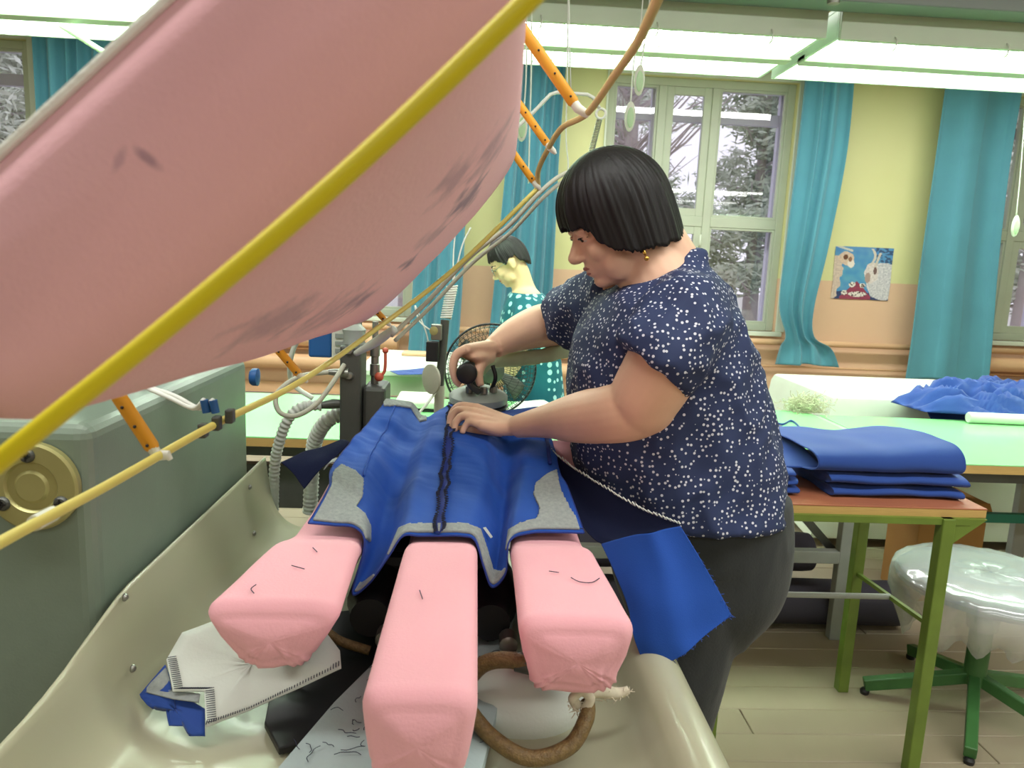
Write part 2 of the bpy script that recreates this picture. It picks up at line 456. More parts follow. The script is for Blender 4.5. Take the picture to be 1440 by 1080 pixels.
# ---- windows: inner casements, outer casements, panes
def frame_rect(mb, x0, x1, z0, z1, y0, y1, t):
    mb.box((x0, y0, z0), (x0+t, y1, z1)); mb.box((x1-t, y0, z0), (x1, y1, z1))
    mb.box((x0+t, y0, z0), (x1-t, y1, z0+t)); mb.box((x0+t, y0, z1-t), (x1-t, y1, z1))
for k, (a, b) in enumerate(WIN):
    y0 = WY+0.06
    wroot = bpy.data.objects.new('window_%d' % (k+1), None); COL.objects.link(wroot); wroot.location = (a, y0, SZ); LOC[wroot.name] = V((a, y0, SZ)); struct(wroot)
    fr = MB(); frame_rect(fr, a, b, SZ, TZ, y0, y0+0.09, 0.075)
    m1, m2, tz = a+0.545, a+1.075, 1.87
    for mx in (m1, m2): fr.box((mx-0.04, y0-0.005, SZ+0.075), (mx+0.04, y0+0.09, TZ-0.075))
    fr.box((a+0.075, y0+0.002, tz-0.05), (m1-0.04, y0+0.088, tz+0.05)); fr.box((m1+0.04, y0+0.002, tz-0.05), (m2-0.04, y0+0.088, tz+0.05)); fr.box((m2+0.04, y0+0.002, tz-0.05), (b-0.075, y0+0.088, tz+0.05))
    fr.build('window_frame', M['wfr'], wroot, bevel=0.006)
    for j, (p, q) in enumerate(((a+0.075, m1-0.04), (m1+0.04, m2-0.04), (m2+0.04, b-0.075))):
        for z0, z1 in ((SZ+0.075, tz-0.05), (tz+0.05, TZ-0.075)):
            t = 0.075 if j == 1 else 0.022
            sh = MB(); frame_rect(sh, p, q, z0, z1, y0+0.01, y0+0.06, t)
            s_ = sh.build('sash', M['wfr'], wroot, bevel=0.004)
            MB().box((p+t, y0+0.033, z0+t), (q-t, y0+0.037, z1-t)).build('pane', M['glass'], s_)
    yo = WY+0.30
    of = MB(); frame_rect(of, a, b, SZ, TZ, yo, yo+0.07, 0.05)
    for mx in (m1+0.0, m2+0.0): of.box((mx-0.05, yo, SZ+0.05), (mx+0.05, yo+0.07, TZ-0.05))
    of.box((a+0.05, yo+0.002, tz-0.06), (b-0.05, yo+0.068, tz+0.06)); of.box((a+0.05, yo+0.003, TZ-0.36), (b-0.05, yo+0.066, TZ-0.25))
    of.build('outer_frame', M['wfr2'], wroot, bevel=0.004, label='lilac grey outer frame')
    MB().box((a+0.05, yo+0.03, SZ+0.05), (b-0.05, yo+0.034, TZ-0.05)).build('pane', M['glass'], wroot)
    rv = MB()
    rv.box((b-0.012, WY+0.152, SZ), (b, yo, TZ)); rv.box((a, WY+0.152, SZ), (a+0.012, yo, TZ)); rv.box((a+0.012, WY+0.152, SZ), (b-0.012, yo, SZ+0.012))
    rv.build('reveal_lining', M['wfr2'], wroot)
    MB().box((a-0.05, WY-0.07, SZ-0.045), (b+0.05, WY+0.06, SZ)).build('window_sill', M['sill'], wroot, bevel=0.008)
    arch = MB(); arch.box((b, WY-0.022, SZ), (b+0.09, WY, TZ+0.08)); arch.box((a-0.02, WY-0.022, SZ), (a, WY, TZ+0.08)); arch.box((a, WY-0.021, TZ), (b, WY-0.001, TZ+0.08))
    arch.build('architrave', M['sill'], wroot, bevel=0.005)
    MB().tube([(m2-0.06, y0-0.02, 1.62), (m2-0.06, y0-0.045, 1.64), (m2-0.06, y0-0.045, 1.74)], 0.009, 8).build('latch', M['sill'], wroot, smooth=True)

# ---- curtains
def curtain(name, rows, folds, amp, label, seed=0, yb=WY-0.27):
    """rows: (z, x_left, x_right[, y offset])"""
    rng = random.Random(seed); ph = rng.random()*6; n = 150
    g = []
    K = 46
    rows = [(r[0], r[1]*0.965, r[2]*0.965)+tuple(r[3:]) for r in rows]
    zs = [r[0] for r in rows]
    for i in range(K):
        u = i/(K-1)
        z = cr_list([r[0] for r in rows], u); xl = cr_list([r[1] for r in rows], u); xr = cr_list([r[2] for r in rows], u); dy = cr_list([(r[3] if len(r) > 3 else 0.0) for r in rows], u)
        row = []
        for j in range(n):
            t = j/(n-1)
            wv = t + 0.035*math.sin(2*PI*t*1.7+ph)
            f = math.sin(2*PI*folds*wv+ph)
            f = math.copysign(abs(f)**0.75, f)
            lf = noise.noise((t*3.1, u*2.0, seed))*0.03
            row.append(V((xl+(xr-xl)*t + 0.012*math.cos(2*PI*folds*wv+ph), yb+dy-amp*f*(0.75+0.5*u*noise.noise((t*4, u*1.3, seed+9)))+lf, z+0.01*math.sin(t*9+seed))))
        g.append(row)
    o = MB().grid(g).build(name, M['teal'], smooth=True, solid=0.004)
    return tag(o, label, 'curtain', 'teal curtains along the window wall')
curtain('curtain', [(3.5, 3.1, 3.56), (2.6, 3.1, 3.58), (1.7, 3.08, 3.5), (1.1, 3.07, 3.42), (0.80, 3.18, 3.46, 0.02), (0.68, 3.14, 3.66, 0.03), (0.50, 3.1, 3.76, 0.02)], 3, 0.05, 'teal curtain bunched behind the wall pipe just beside the goat poster', 3)
curtain('curtain', [(3.6, 4.52, 5.28), (2.6, 4.52, 5.25), (1.6, 4.50, 5.28), (0.9, 4.5, 5.33), (0.40, 4.5, 5.37)], 1.7, 0.04, 'wide smooth teal curtain hanging on the far side of the goat poster', 11)
curtain('curtain', [(3.5, 0.3, 0.78), (2.4, 0.26, 0.75), (1.4, 0.2, 0.75), (0.5, 0.14, 0.74)], 4.5, 0.06, 'dark folded teal curtain behind the head of the woman in the teal dress', 5)
curtain('curtain', [(3.5, -0.62, -0.12), (2.0, -0.62, -0.14), (1.2, -0.62, -0.15), (0.42, -0.66, -0.18)], 4, 0.05, 'teal curtain hanging behind the machine post, below the raised pink pad', 8)
curtain('curtain', [(3.5, -4.14, -3.46), (2.4, -4.14, -3.5), (1.4, -4.12, -3.5), (0.5, -4.1, -3.5)], 5, 0.06, 'shaded teal curtain by the window above the raised pad edge', 14)
curtain('curtain', [(3.5, -3.2, -2.6), (2.4, -3.2, -2.6), (1.4, -3.2, -2.62), (0.5, -3.2, -2.62)], 4, 0.06, 'teal curtain hidden behind the raised pink pad', 15)

cr_ = empty('curtain_rail', (0.5, WY-0.27, 3.5), 'long pale rail high on the window wall carrying the teal curtains', 'curtain rail')
MB().cyl((X0+0.3, WY-0.27, 3.52), (X1-0.3, WY-0.27, 3.52), 0.022, 12).build('rail', M['sill'], cr_, smooth=40)
for xx in (-6.9, -3.35, 0.0, 0.95, 3.9, 7.5): MB().box((xx-0.015, WY-0.25, 3.505), (xx+0.015, WY, 3.535)).build('bracket', M['sill'], cr_, bevel=0.003)

# ---- heating pipes (thick smooth registers) and the thin rail along the wall
hp = empty('heating_register', (2.0, WY-0.2, 0.3), 'peach painted thick heating pipes running along the wall under the windows', 'radiator')
MB().tube([(X0+0.3, WY-0.10, 0.715), (X1-0.3, WY-0.10, 0.70)], 0.03, 14).build('rail_pipe', M['peach'], hp, smooth=True)
for a, b in ((0.2, 2.86), (-3.6, -0.75), (4.9, 7.0), (-7.0, -4.3)):
    for z in (0.56, 0.33):
        MB().lathe((a, WY-0.085, z), [(0.001, 0), (0.05, 0.002), (0.075, 0.015), (0.075, b-a-0.015), (0.05, b-a-0.002), (0.001, b-a)], axis=(1, 0, 0), n=20).build('heating_pipe', M['peach'], hp, smooth=40)
    for xx in (b-0.05, a+0.05):
        MB().tube([(xx, WY-0.085, 0.14), (xx, WY-0.085, 0.66)], 0.024, 10).build('riser_pipe', M['peach'], hp, smooth=True)
        MB().lathe((xx, WY-0.085, 0.63), [(0.001, 0), (0.035, 0), (0.035, 0.05), (0.001, 0.05)], n=10).build('pipe_nut', M['peach'], hp, smooth=40)
MB().tube([(X0+0.3, WY-0.05, 0.46), (X1-0.3, WY-0.05, 0.45)], 0.012, 8).build('rail_pipe', M['peach'], hp, smooth=True)

# ---- poster with two goats (flat print painted cell by cell)
def poster():
    x0, x1, z0, z1 = 3.60, 4.20, 1.165, 1.69
    nx, ny = 96, 84
    def col(u, v):
        n1 = noise.noise((u*9, v*9, 2)); n2 = noise.noise((u*34, v*34, 5))
        c = (92+20*n1, 146+16*n1+40*(1-abs(v-0.45)*1.6)*0.4, 196)
        if v > 0.55 and u > 0.7 and noise.noise((u*16, v*22, 1)) > 0.02: c = (66, 92, 128)
        if v < 0.16+0.05*n1: c = (58, 72, 112)
        # pale table cloth in the middle with pieces on it
        if abs(u-0.42)/0.27 < 1-max(0, (v-0.05)/0.30) and v < 0.34: c = (150+30*n2, 70, 92)
        for a, b, rx, ry in ((0.34, 0.28, 0.06, 0.05), (0.52, 0.27, 0.055, 0.045), (0.22, 0.12, 0.05, 0.05), (0.45, 0.10, 0.16, 0.05)):
            if ((u-a)/rx)**2+((v-b)/ry)**2 < 1: c = (232, 226, 216) if n2 > -0.2 else (60, 44, 50)
        # goat at one side: neck, head
        if u < 0.15-0.25*(v-0.6)**2+0.05*n1 and v < 0.82: c = (214+20*n2, 194+20*n2, 178+16*n2)
        if ((u-0.2)/0.13)**2+((v-0.77)/0.13)**2 < 1+0.3*n1: c = (218+24*n2, 194+18*n2, 172)
        if ((u-0.29)/0.06)**2+((v-0.68)/0.08)**2 < 1: c = (236, 226, 214)
        if ((u-0.19)/0.04)**2+((v-0.80)/0.05)**2 < 1: c = (110, 74, 54)
        if ((u-0.27)/0.03)**2+((v-0.76)/0.05)**2 < 1: c = (150, 110, 86)
        if abs(v-0.98+0.3*(u-0.1)) < 0.02 and u < 0.3: c = (206, 206, 196)
        # goat at the other side: body, head, horns
        if ((u-0.88)/(0.30))**2+((v-0.36)/0.36)**2 < 1+0.15*n1: c = (206+36*n2, 206+34*n2, 208+30*n2)
        if ((u-0.66)/0.12)**2+((v-0.52)/0.2)**2 < 1+0.3*n1: c = (222+26*n2, 214+26*n2, 208+26*n2)
        if ((u-0.60)/0.05)**2+((v-0.42)/0.10)**2 < 1: c = (176, 156, 146)
        if abs(u-0.62-0.08*math.sin((v-0.65)*9)) < 0.022 and 0.66 < v < 0.98: c = (214, 206, 190)
        if abs(u-0.72-0.25*(v-0.65)) < 0.022 and 0.62 < v < 0.9: c = (208, 200, 186)
        if ((u-0.72)/0.03)**2+((v-0.56)/0.07)**2 < 1: c = (120, 96, 92)
        return [lin(min(255, max(0, q))) for q in c]
    rows = [[V((x0+(x1-x0)*j/nx+0.004*math.sin(i*0.07), WY-0.006-0.004*abs(math.sin(j*0.05)), z0+(z1-z0)*i/ny)) for j in range(nx+1)] for i in range(ny+1)]
    m, nt, b = nodes_of('printed_poster'); b.inputs['Roughness'].default_value = 0.35
    at = nt.nodes.new('ShaderNodeVertexColor'); at.layer_name = 'print'
    nt.links.new(at.outputs[0], b.inputs['Base Color'])
    o = MB().grid(rows).build('poster', m, solid=0.001)
    ca = o.data.color_attributes.new('print', 'FLOAT_COLOR', 'CORNER')
    for p in o.data.polygons:
        i, j = divmod(p.index, nx)
        c = col((j+0.5)/nx, (i+0.5)/ny)
        for li in p.loop_indices: ca.data[li].color = (c[0], c[1], c[2], 1)
    tag(o, 'printed poster of two white goats on a blue ground, taped to the wall', 'poster')
poster()

# ================================================================== HANGING LAMPS
def luminaire(x0, x1, label):
    ya, yb_, z = 2.79, 3.41, 2.25
    r = empty('hanging_lamp', ((x0+x1)/2, (ya+yb_)/2, z), label, 'lamp', None)
    body = MB()
    body.box((x0, ya, z+0.10), (x1, yb_, z+0.115))
    body.box((x0, ya, z), (x1, ya+0.012, z+0.10)); body.box((x0, yb_-0.012, z), (x1, yb_, z+0.10))
    body.box((x0, ya+0.012, z), (x0+0.012, yb_-0.012, z+0.10)); body.box((x1-0.012, ya+0.012, z), (x1, yb_-0.012, z+0.10))
    body.build('reflector', M['lampwhite'], r, bevel=0.002)
    MB().box((x0, (ya+yb_)/2-0.035, z-0.012), (x1, (ya+yb_)/2+0.035, z+0.02)).build('middle_rail', M['lampgreen'], r, bevel=0.004)
    MB().box((x0, ya-0.02, z-0.01), (x1, ya+0.0, z+0.115)).build('side_rail', M['lampgreen'], r, bevel=0.003)
    ym = (ya+yb_)/2
    for yc in (ya+0.10, ym-0.10, ym+0.10, yb_-0.10):
        MB().cyl((x0+0.03, yc, z+0.062), (x1-0.03, yc, z+0.062), 0.017, 14).build('light_tube', M['tube'], r, smooth=40)
    base = MB().box((0, 0, 0), (0.004, 0.252, 0.042)).build('louvre_slat', M['lampwhite'], r)
    n = int((x1-x0)/0.075)
    k0 = True
    for i in range(1, n):
        for yy in (ya+0.015, ym+0.040):
            o = base if k0 else base.copy()
            if not k0: COL.objects.link(o)
            k0 = False
            o.location = (x0+(x1-x0)*i/n, yy, z+0.002)
    for xx in (x0+0.25, x1-0.25):
        MB().cyl((xx, ya+0.05, z+0.11), (xx, ya+0.05, ZC-0.004), 0.006, 8).build('hanger_rod', M['lampgreen'], r, smooth=40)
        MB().cyl((xx, yb_-0.05, z+0.11), (xx, yb_-0.05, ZC-0.004), 0.006, 8).build('hanger_rod', M['lampgreen'], r, smooth=40)
    for i in range(4):
        xx = x0+0.2+i*(x1-x0-0.4)/3
        MB().tube([(xx, ya-0.02, z+0.01), (xx+0.004, ya-0.03, z-0.006), (xx, ya-0.03, z-0.03), (xx-0.008, ya-0.026, z-0.04)], 0.0025, 6).build('wire_hook', M['whiteplastic'], r, smooth=True)
    return r
luminaire(-0.42, 1.21, 'bright white tube lamp hanging over the bending woman, louvred')
luminaire(1.26, 2.90, 'bright white louvred tube lamp hanging over the goat poster')
luminaire(2.95, 4.59, 'bright white tube lamp continuing the row beyond the wide curtain')
luminaire(-2.10, -0.46, 'bright white tube lamp showing above the upper edge of the pink pad')
tr = empty('lamp_trunking', (0.4, 2.72, 2.36), 'long dull green trunking the tube lamps hang beside', 'trunking')
MB().box((-3.2, 2.66, 2.33), (4.6, 2.768, 2.40)).build('lower_channel', M['lampdark'], tr, bevel=0.004)
MB().box((-3.2, 2.69, 2.401), (4.6, 2.76, 2.47)).build('upper_channel', M['lampdark'], tr, bevel=0.004)
for xx in (-2.2, 0.9, 3.6): MB().cyl((xx, 2.73, 2.47), (xx, 2.73, ZC-0.004), 0.008, 8).build('hanger_rod', M['lampdark'], tr, smooth=40)
cx = P(1168, 40, y=2.64)
cl = MB().box((cx.x-0.05, 2.63, 2.385), (cx.x+0.05, 2.656, 2.40)); cl.build('clamp', M['greyframe'], tr, bevel=0.003)
MB().lathe((cx.x, 2.64, 2.31), [(0.001, 0), (0.02, 0.002), (0.024, 0.03), (0.016, 0.055), (0.022, 0.075), (0.001, 0.075)], n=14).build('clamp_screw', M['steel'], tr, smooth=40)
MB().tube([(cx.x-0.05, 2.64, 2.392), (cx.x-0.075, 2.63, 2.385), (cx.x-0.06, 2.63, 2.37)], 0.006, 8, sm=4).build('clamp_ear', M['greyframe'], tr, smooth=True)
c2 = P(1248, 2, y=2.66); MB().box((c2.x-0.03, 2.655, 2.44), (c2.x+0.03, 2.688, 2.475)).build('bracket', M['lampdark'], tr, bevel=0.003)

# ================================================================== OUTSIDE
struct(MB().box((-30, WY+0.45, -0.9), (40, 60, -0.6)).build('ground', M['ground']))
def tree(x, y, h, kind, label, group, seed):
    rng = random.Random(seed)
    r = empty('pine_tree' if kind else 'bare_tree', (x, y, -0.6), label, 'tree', group)
    MB().tube([(x, y, -0.6), (x+0.1*rng.uniform(-1, 1), y, h*0.4), (x+0.15*rng.uniform(-1, 1), y, h)], [0.17, 0.12, 0.03], 10, sm=4).build('trunk', M['bark'], r, smooth=True)
    br = MB(); fo = MB()
    nb = 60 if kind else 110
    for i in range(nb):
        z = (0.9 if kind else 0.5)+(h-0.9)*i/nb; a = rng.random()*6.28; ln = (2.1*(1-(z/h)*0.6) if kind else rng.uniform(0.6, 1.8))
        p = V((x, y, z)); q = p+V((math.cos(a)*ln, math.sin(a)*ln, (0.15 if kind else rng.uniform(0.4, 1.1))*ln)); mid = (p+q)/2+V((rng.uniform(-.1, .1), 0, (-0.05)*ln))
        br.tube([p, mid, q], [0.03, 0.02, 0.006], 5)
        for k in range(4):
            t = rng.uniform(0.15, 1.0); b0 = p.lerp(q, t); b1 = b0+V((rng.uniform(-.5, .5), rng.uniform(-.5, .5), rng.uniform(0, .5)))
            br.tube([b0, b1], [0.009, 0.003], 4)
            if kind:
                for s_ in range(60):
                    c = b0.lerp(b1, rng.random())+V((rng.gauss(0, .16), rng.gauss(0, .16), rng.gauss(0, .1)))
                    d = V((rng.gauss(0, 1), rng.gauss(0, 1), rng.gauss(0, .6))).normalized()*rng.uniform(.06, .15); e = d.orthogonal().normalized()*rng.uniform(.02, .045)
                    fo.add([c-d, c+e, c+d, c-e], [(0, 1, 2, 3)])
    o = br.build('branches', M['bark'], r)
    if kind: o2 = fo.build('needles', M['needle'] if seed % 2 else M['needle2'], r); o2['kind'] = 'stuff'
for i, (x, y, h, k) in enumerate([(5.3, 14.2, 7, 1), (4.0, 22.5, 10, 1), (2.3, 12.4, 7, 0), (7.6, 19.0, 10, 1), (4.6, 27.5, 10, 0), (10.2, 13.6, 8, 1), (12.2, 18, 9, 1), (-8.4, 14, 8, 1), (-10.6, 19, 8, 1), (-1.2, 13, 8, 0), (1.0, 17.5, 8, 0)]):
    lab = {0: 'grey green pine seen through the pane beside the window jamb', 1: 'loose green pine behind the middle casement of the large window', 2: 'bare branching tree outside the first casement of the large window', 3: 'paler pine standing farther back outside the large window', 4: 'distant bare tree among the pines outside the large window', 5: 'pine outside the window beyond the wide smooth curtain', 6: 'second pine outside the window beyond the wide smooth curtain', 7: 'pine outside the window above the raised pad edge', 8: 'farther pine outside the window above the raised pad edge', 9: 'bare tree outside the window behind the raised pink pad', 10: 'bare thin tree behind the hanging cords, far outside'}[i]
    tree(x, y, h, k, lab, 'trees outside the windows', i+21)

# ================================================================== PRESS MACHINE
pm = empty('press_machine', (-0.1, 1.3, 0.0), 'steam press with pink padded legs, cream tray and raised pink pad', 'press')
def zleg(y):
    pts = [(0.0, .957), (1.22, .957), (1.36, .98), (1.48, 1.017), (1.6, 1.048), (1.75, 1.075), (3, 1.08)]
    for (a, b), (c, d) in zip(pts, pts[1:]):
        if y <= c:
            return b+(d-b)*(y-a)/(c-a)
    return pts[-1][1]
def sec(cx, y, top, w_, h, e=5.0, bot=1.0, n=48):
    r = []
    for k in range(n):
        a = 2*PI*k/n; c, s_ = math.cos(a), math.sin(a)
        x = math.copysign(abs(c)**(2/e), c)*w_/2; z = math.copysign(abs(s_)**(2/e), s_)*h/2
        f = z/h+0.5
        r.append(V((cx+x*(bot+(1-bot)*min(1, f*1.25)), y, top-h/2+z)))
    return r
def buck_leg(xa, ya, wa, xb, yb_, wb, h, bot, seed, wr):
    """padded finger from its near end (xa, ya) to its far end (xb, yb)"""
    rs = []
    K = 70
    for i in range(K):
        t = (i/(K-1))**1.6
        y = ya+(yb_-ya)*t
        q = min(1.0, (y-ya)/0.022)
        ins = (1-math.sqrt(max(0, 1-(1-q)**2)))*0.02
        cx = xa+(xb-xa)*t; w_ = wa+(wb-wa)*t-2*ins; hh = h-2*ins
        dr = min(1, max(0, (y-1.17)/0.12)); dr = 0.03*dr*dr*(3-2*dr)
        r = sec(cx, y, zleg(y)-0.009-ins-dr, w_, hh, 6, bot)
        m = V((cx, y, zleg(y)-h/2))
        near = max(0, 1-(y-ya)/0.16)
        for k in range(len(r)):
            p = r[k]; low = max(0, (zleg(y)-0.03-p.z)/h)
            wv = (math.sin(k*2.1+y*60*wr+seed)*0.5+noise.noise((k*0.55, y*14, seed))) * 0.004*near*min(1, low*1.5)*wr
            d = (p-m); d.y = 0
            r[k] = p + d.normalized()*wv + V((0, noise.noise((k*0.35, seed, 3))*0.006*low*wr*near, 0)) + V((0, 0, noise.noise((p.x*20, p.y*14, seed))*0.0015))
        rs.append(r)
    # gathered near end face
    r0 = rs[0]; c0 = sum(r0, V())/len(r0)
    face = []
    for f in (0.0, 0.12, 0.25, 0.38, 0.5, 0.62, 0.72, 0.82, 0.91):
        rr = []
        for k, p in enumerate(r0):
            q = c0.lerp(p, f)
            low = max(0.0, (c0.z-q.z)/h*2)
            b = 0.010*(1-f**2)
            rr.append(q + V((0, -b + (-abs(noise.noise((q.x*75+q.z*18, q.z*9, seed+4)))*0.013*wr+noise.noise((q.x*25, q.z*20, seed+1))*0.003)*(0.12+min(1, low*1.3)), 0)))
        face.append(rr)
    return MB().rings(face[1:]+rs)
legs = [(-0.262, 0.955, 0.184, -0.222, 1.70, 0.056, 0.10, 0.45, 1.0, 1.0), (-0.047, 0.748, 0.130, -0.042, 1.72, 0.118, 0.112, 0.8, 5.0, 0.6), (0.152, 0.925, 0.160, 0.128, 1.66, 0.105, 0.112, 0.72, 9.0, 1.2)]
for a in legs:
    lg = buck_leg(*a).build('padded_leg', M['pink'], pm, smooth=True)
    lb = MB(); y = a[1]+0.10
    lb.box((a[0]-0.03, y, zleg(y)-0.15), (a[0]+0.03, a[4], zleg(y)-0.095)); lb.build('leg_beam', M['black'], lg, bevel=0.004)
# stray threads lying on the padded legs
def leg_top(px, py):
    p = P(px, py, z=0.951); return p
for pts in ([(803, 812), (815, 818), (832, 819), (843, 813)], [(772, 803), (786, 805)], [(410, 795), (428, 800)], [(357, 834), (353, 828), (360, 822)], [(590, 830), (594, 842)], [(440, 770), (446, 776)], [(808, 740), (820, 744)]):
    MB().tube([leg_top(*q) for q in pts], 0.0007, 5, sm=4).build('stray_thread', M['thread'], pm)
# body carrying the legs at the back, columns under it
MB().box((-0.27, 1.5, 0.86), (0.15, 1.76, 0.94)).build('leg_carrier', M['dsteel'], pm, bevel=0.01)
MB().box((-0.20, 1.34, 0.66), (0.08, 1.62, 0.86)).build('pedestal', M['black'], pm, bevel=0.02)
# steam boxes and knobs under the legs
for x, y, z, r_ in ((-0.165, 1.30, 0.795, 0.05), (0.045, 1.29, 0.795, 0.048)):
    MB().lathe((x, y+0.12, z), [(0.001, 0), (r_*0.9, 0), (r_, 0.01), (r_, 0.14), (r_*0.7, 0.16), (r_*0.7, 0.2), (0.001, 0.2)], axis=(0, -1, 0), n=20).build('steam_cylinder', M['black'], pm, smooth=40)
    MB().lathe((x+0.03, y-0.09, z-0.02), [(0.001, 0), (0.016, 0), (0.016, 0.03), (0.01, 0.034), (0.001, 0.034)], axis=(0, -1, 0), n=12).build('union_nut', M['steel'], pm, smooth=40)

# ---- cream tray: steep outer wall, curved floor, rolled rim
prof = []
def tray_profile(y):
    top = 0.905 if y > 1.08 else 0.905-(1.08-y)*0.20
    pr = [(-0.515, top), (-0.51, 0.86), (-0.50, 0.80), (-0.48, 0.755), (-0.44, 0.725), (-0.36, 0.712), (-0.2, 0.708), (0.0, 0.708), (0.16, 0.708), (0.22, 0.714), (0.255, 0.735), (0.272, 0.765), (0.285, 0.785), (0.305, 0.798), (0.325, 0.797), (0.343, 0.786), (0.352, 0.765), (0.354, 0.70), (0.352, 0.62)]
    return pr
rows = []
for i in range(40):
    y = 0.40+(1.84-0.40)*i/39
    pr = tray_profile(y)
    kx = 1-0.46*min(1, max(0, (y-1.19)/0.08))
    ps, _ = smooth_path([V((x*(kx if x > 0 else 1), y, z)) for x, z in pr], [1]*len(pr), 4)
    rows.append(ps)
tray = MB().grid(rows).build('tray', M['tray'], pm, smooth=True, solid=0.004, label='cream enamelled tray with a rolled rim')
MB().box((-0.50, 0.55, 0.0), (-0.44, 1.76, 0.70)).build('side_panel', M['housing'], pm, bevel=0.005)
MB().box((0.27, 0.62, 0.0), (0.345, 1.2, 0.69)).build('side_panel', M['tray'], pm, bevel=0.005)
MB().box((-0.44, 1.2, 0.0), (0.18, 1.55, 0.69)).build('base_cabinet', M['housing'], pm, bevel=0.005)
for px, py in ((175, 840), (186, 940), (351, 685), (357, 750)):
    q = P(px, py, x=-0.506 if py < 900 and px < 300 or py < 700 else -0.486)
    MB().lathe(q, [(0.001, -0.002), (0.006, -0.001), (0.006, 0.002), (0.003, 0.005), (0.001, 0.005)], axis=(1, 0, 0), n=10).build('rivet', M['steel'], tray, smooth=True)

# ---- green grey housing with the brass hub
ho = MB().box((-1.10, 1.045, 0.0), (-0.535, 1.775, 1.165)).build('housing', M['housing'], pm, bevel=0.022, bseg=4, label='green grey hammer-painted housing')
hc = P(50, 682, y=1.043)
hb = MB().lathe(hc, [(0.001, 0.012), (0.020, 0.012), (0.024, 0.009), (0.034, 0.008), (0.037, 0.012), (0.060, 0.012), (0.0635, 0.009), (0.0635, 0.0), (0.001, 0.0)], axis=(0, -1, 0), n=48).build('hub_plate', M['brass'], ho, smooth=30, label='round brass hub plate with three screws')
adopt(hb, pm)
for k in range(3):
    a = math.radians(92+k*120); c = hc+V((math.cos(a)*0.046, -0.012, math.sin(a)*0.046))
    sc_ = MB().lathe(c, [(0.0105, 0), (0.0105, 0.002), (0.008, 0.005), (0.005, 0.0055), (0.001, 0.003)], axis=(0, -1, 0), n=16)
    o = sc_.build('hub_screw', M['dsteel'], hb, smooth=40)
    cr_ = MB(); cr_.box(c+V((-0.007, -0.0062, -0.001)), c+V((0.007, -0.0045, 0.001))); cr_.box(c+V((-0.001, -0.0062, -0.007)), c+V((0.001, -0.0045, 0.007)))
    cr_.build('screw_slot', M['black'], hb)

# ---- raised pink pad
A1, B1 = P(520, 462, y=1.52), P(738, 222, y=1.50)
A0, B0 = P(-20, 648, y=0.42), P(770, 10, y=0.50)
T = 0.124
rs = []
K, n = 56, 96
for i in range(K):
    t = i/(K-1)
    a = A0.lerp(A1, t); b = B0.lerp(B1, t)
    y = 0.42+(1.515-0.42)*t
    a.y = y; b.y = y
    u = (b-a); W = u.length; u.normalize(); nrm = V((-u.z, 0, u.x))
    q0 = min(1, (y-0.42)/0.035); q1 = min(1, (1.515-y)/0.10)
    ins = (1-math.sqrt(max(0, 1-(1-q0)**2)))*0.03 + (1-math.sqrt(max(0, 1-(1-q1)**2)))*0.06
    c = (a+b)/2 + nrm*T/2
    ring = []
    for k in range(n):
        an = 2*PI*k/n; cc, ss = math.cos(an), math.sin(an)
        xx = math.copysign(abs(cc)**0.36, cc); zz = math.copysign(abs(ss)**0.36, ss)
        X = xx*(W/2-ins*1.1); Z = zz*(T/2-min(ins, T*0.42))
        if zz < 0: Z += zz*0.035*(1-xx*xx)*math.sin(PI*min(1, max(0, t*0.9+0.1)))
        ring.append(c+u*X+nrm*Z+V((0, 0, noise.noise((X*9, y*7, 4))*0.002)))
    rs.append(ring)
from mathutils.bvhtree import BVHTree
_tm = MB().rings(rs)
PADT = BVHTree.FromPolygons(_tm.v, _tm.f)
def on_pad(px, py):
    d = ray(px, py).normalized(); h = PADT.ray_cast(V((0, 0, CH)), d)
    return h[0] if h[0] else V((0, 0, CH))+d*1.3
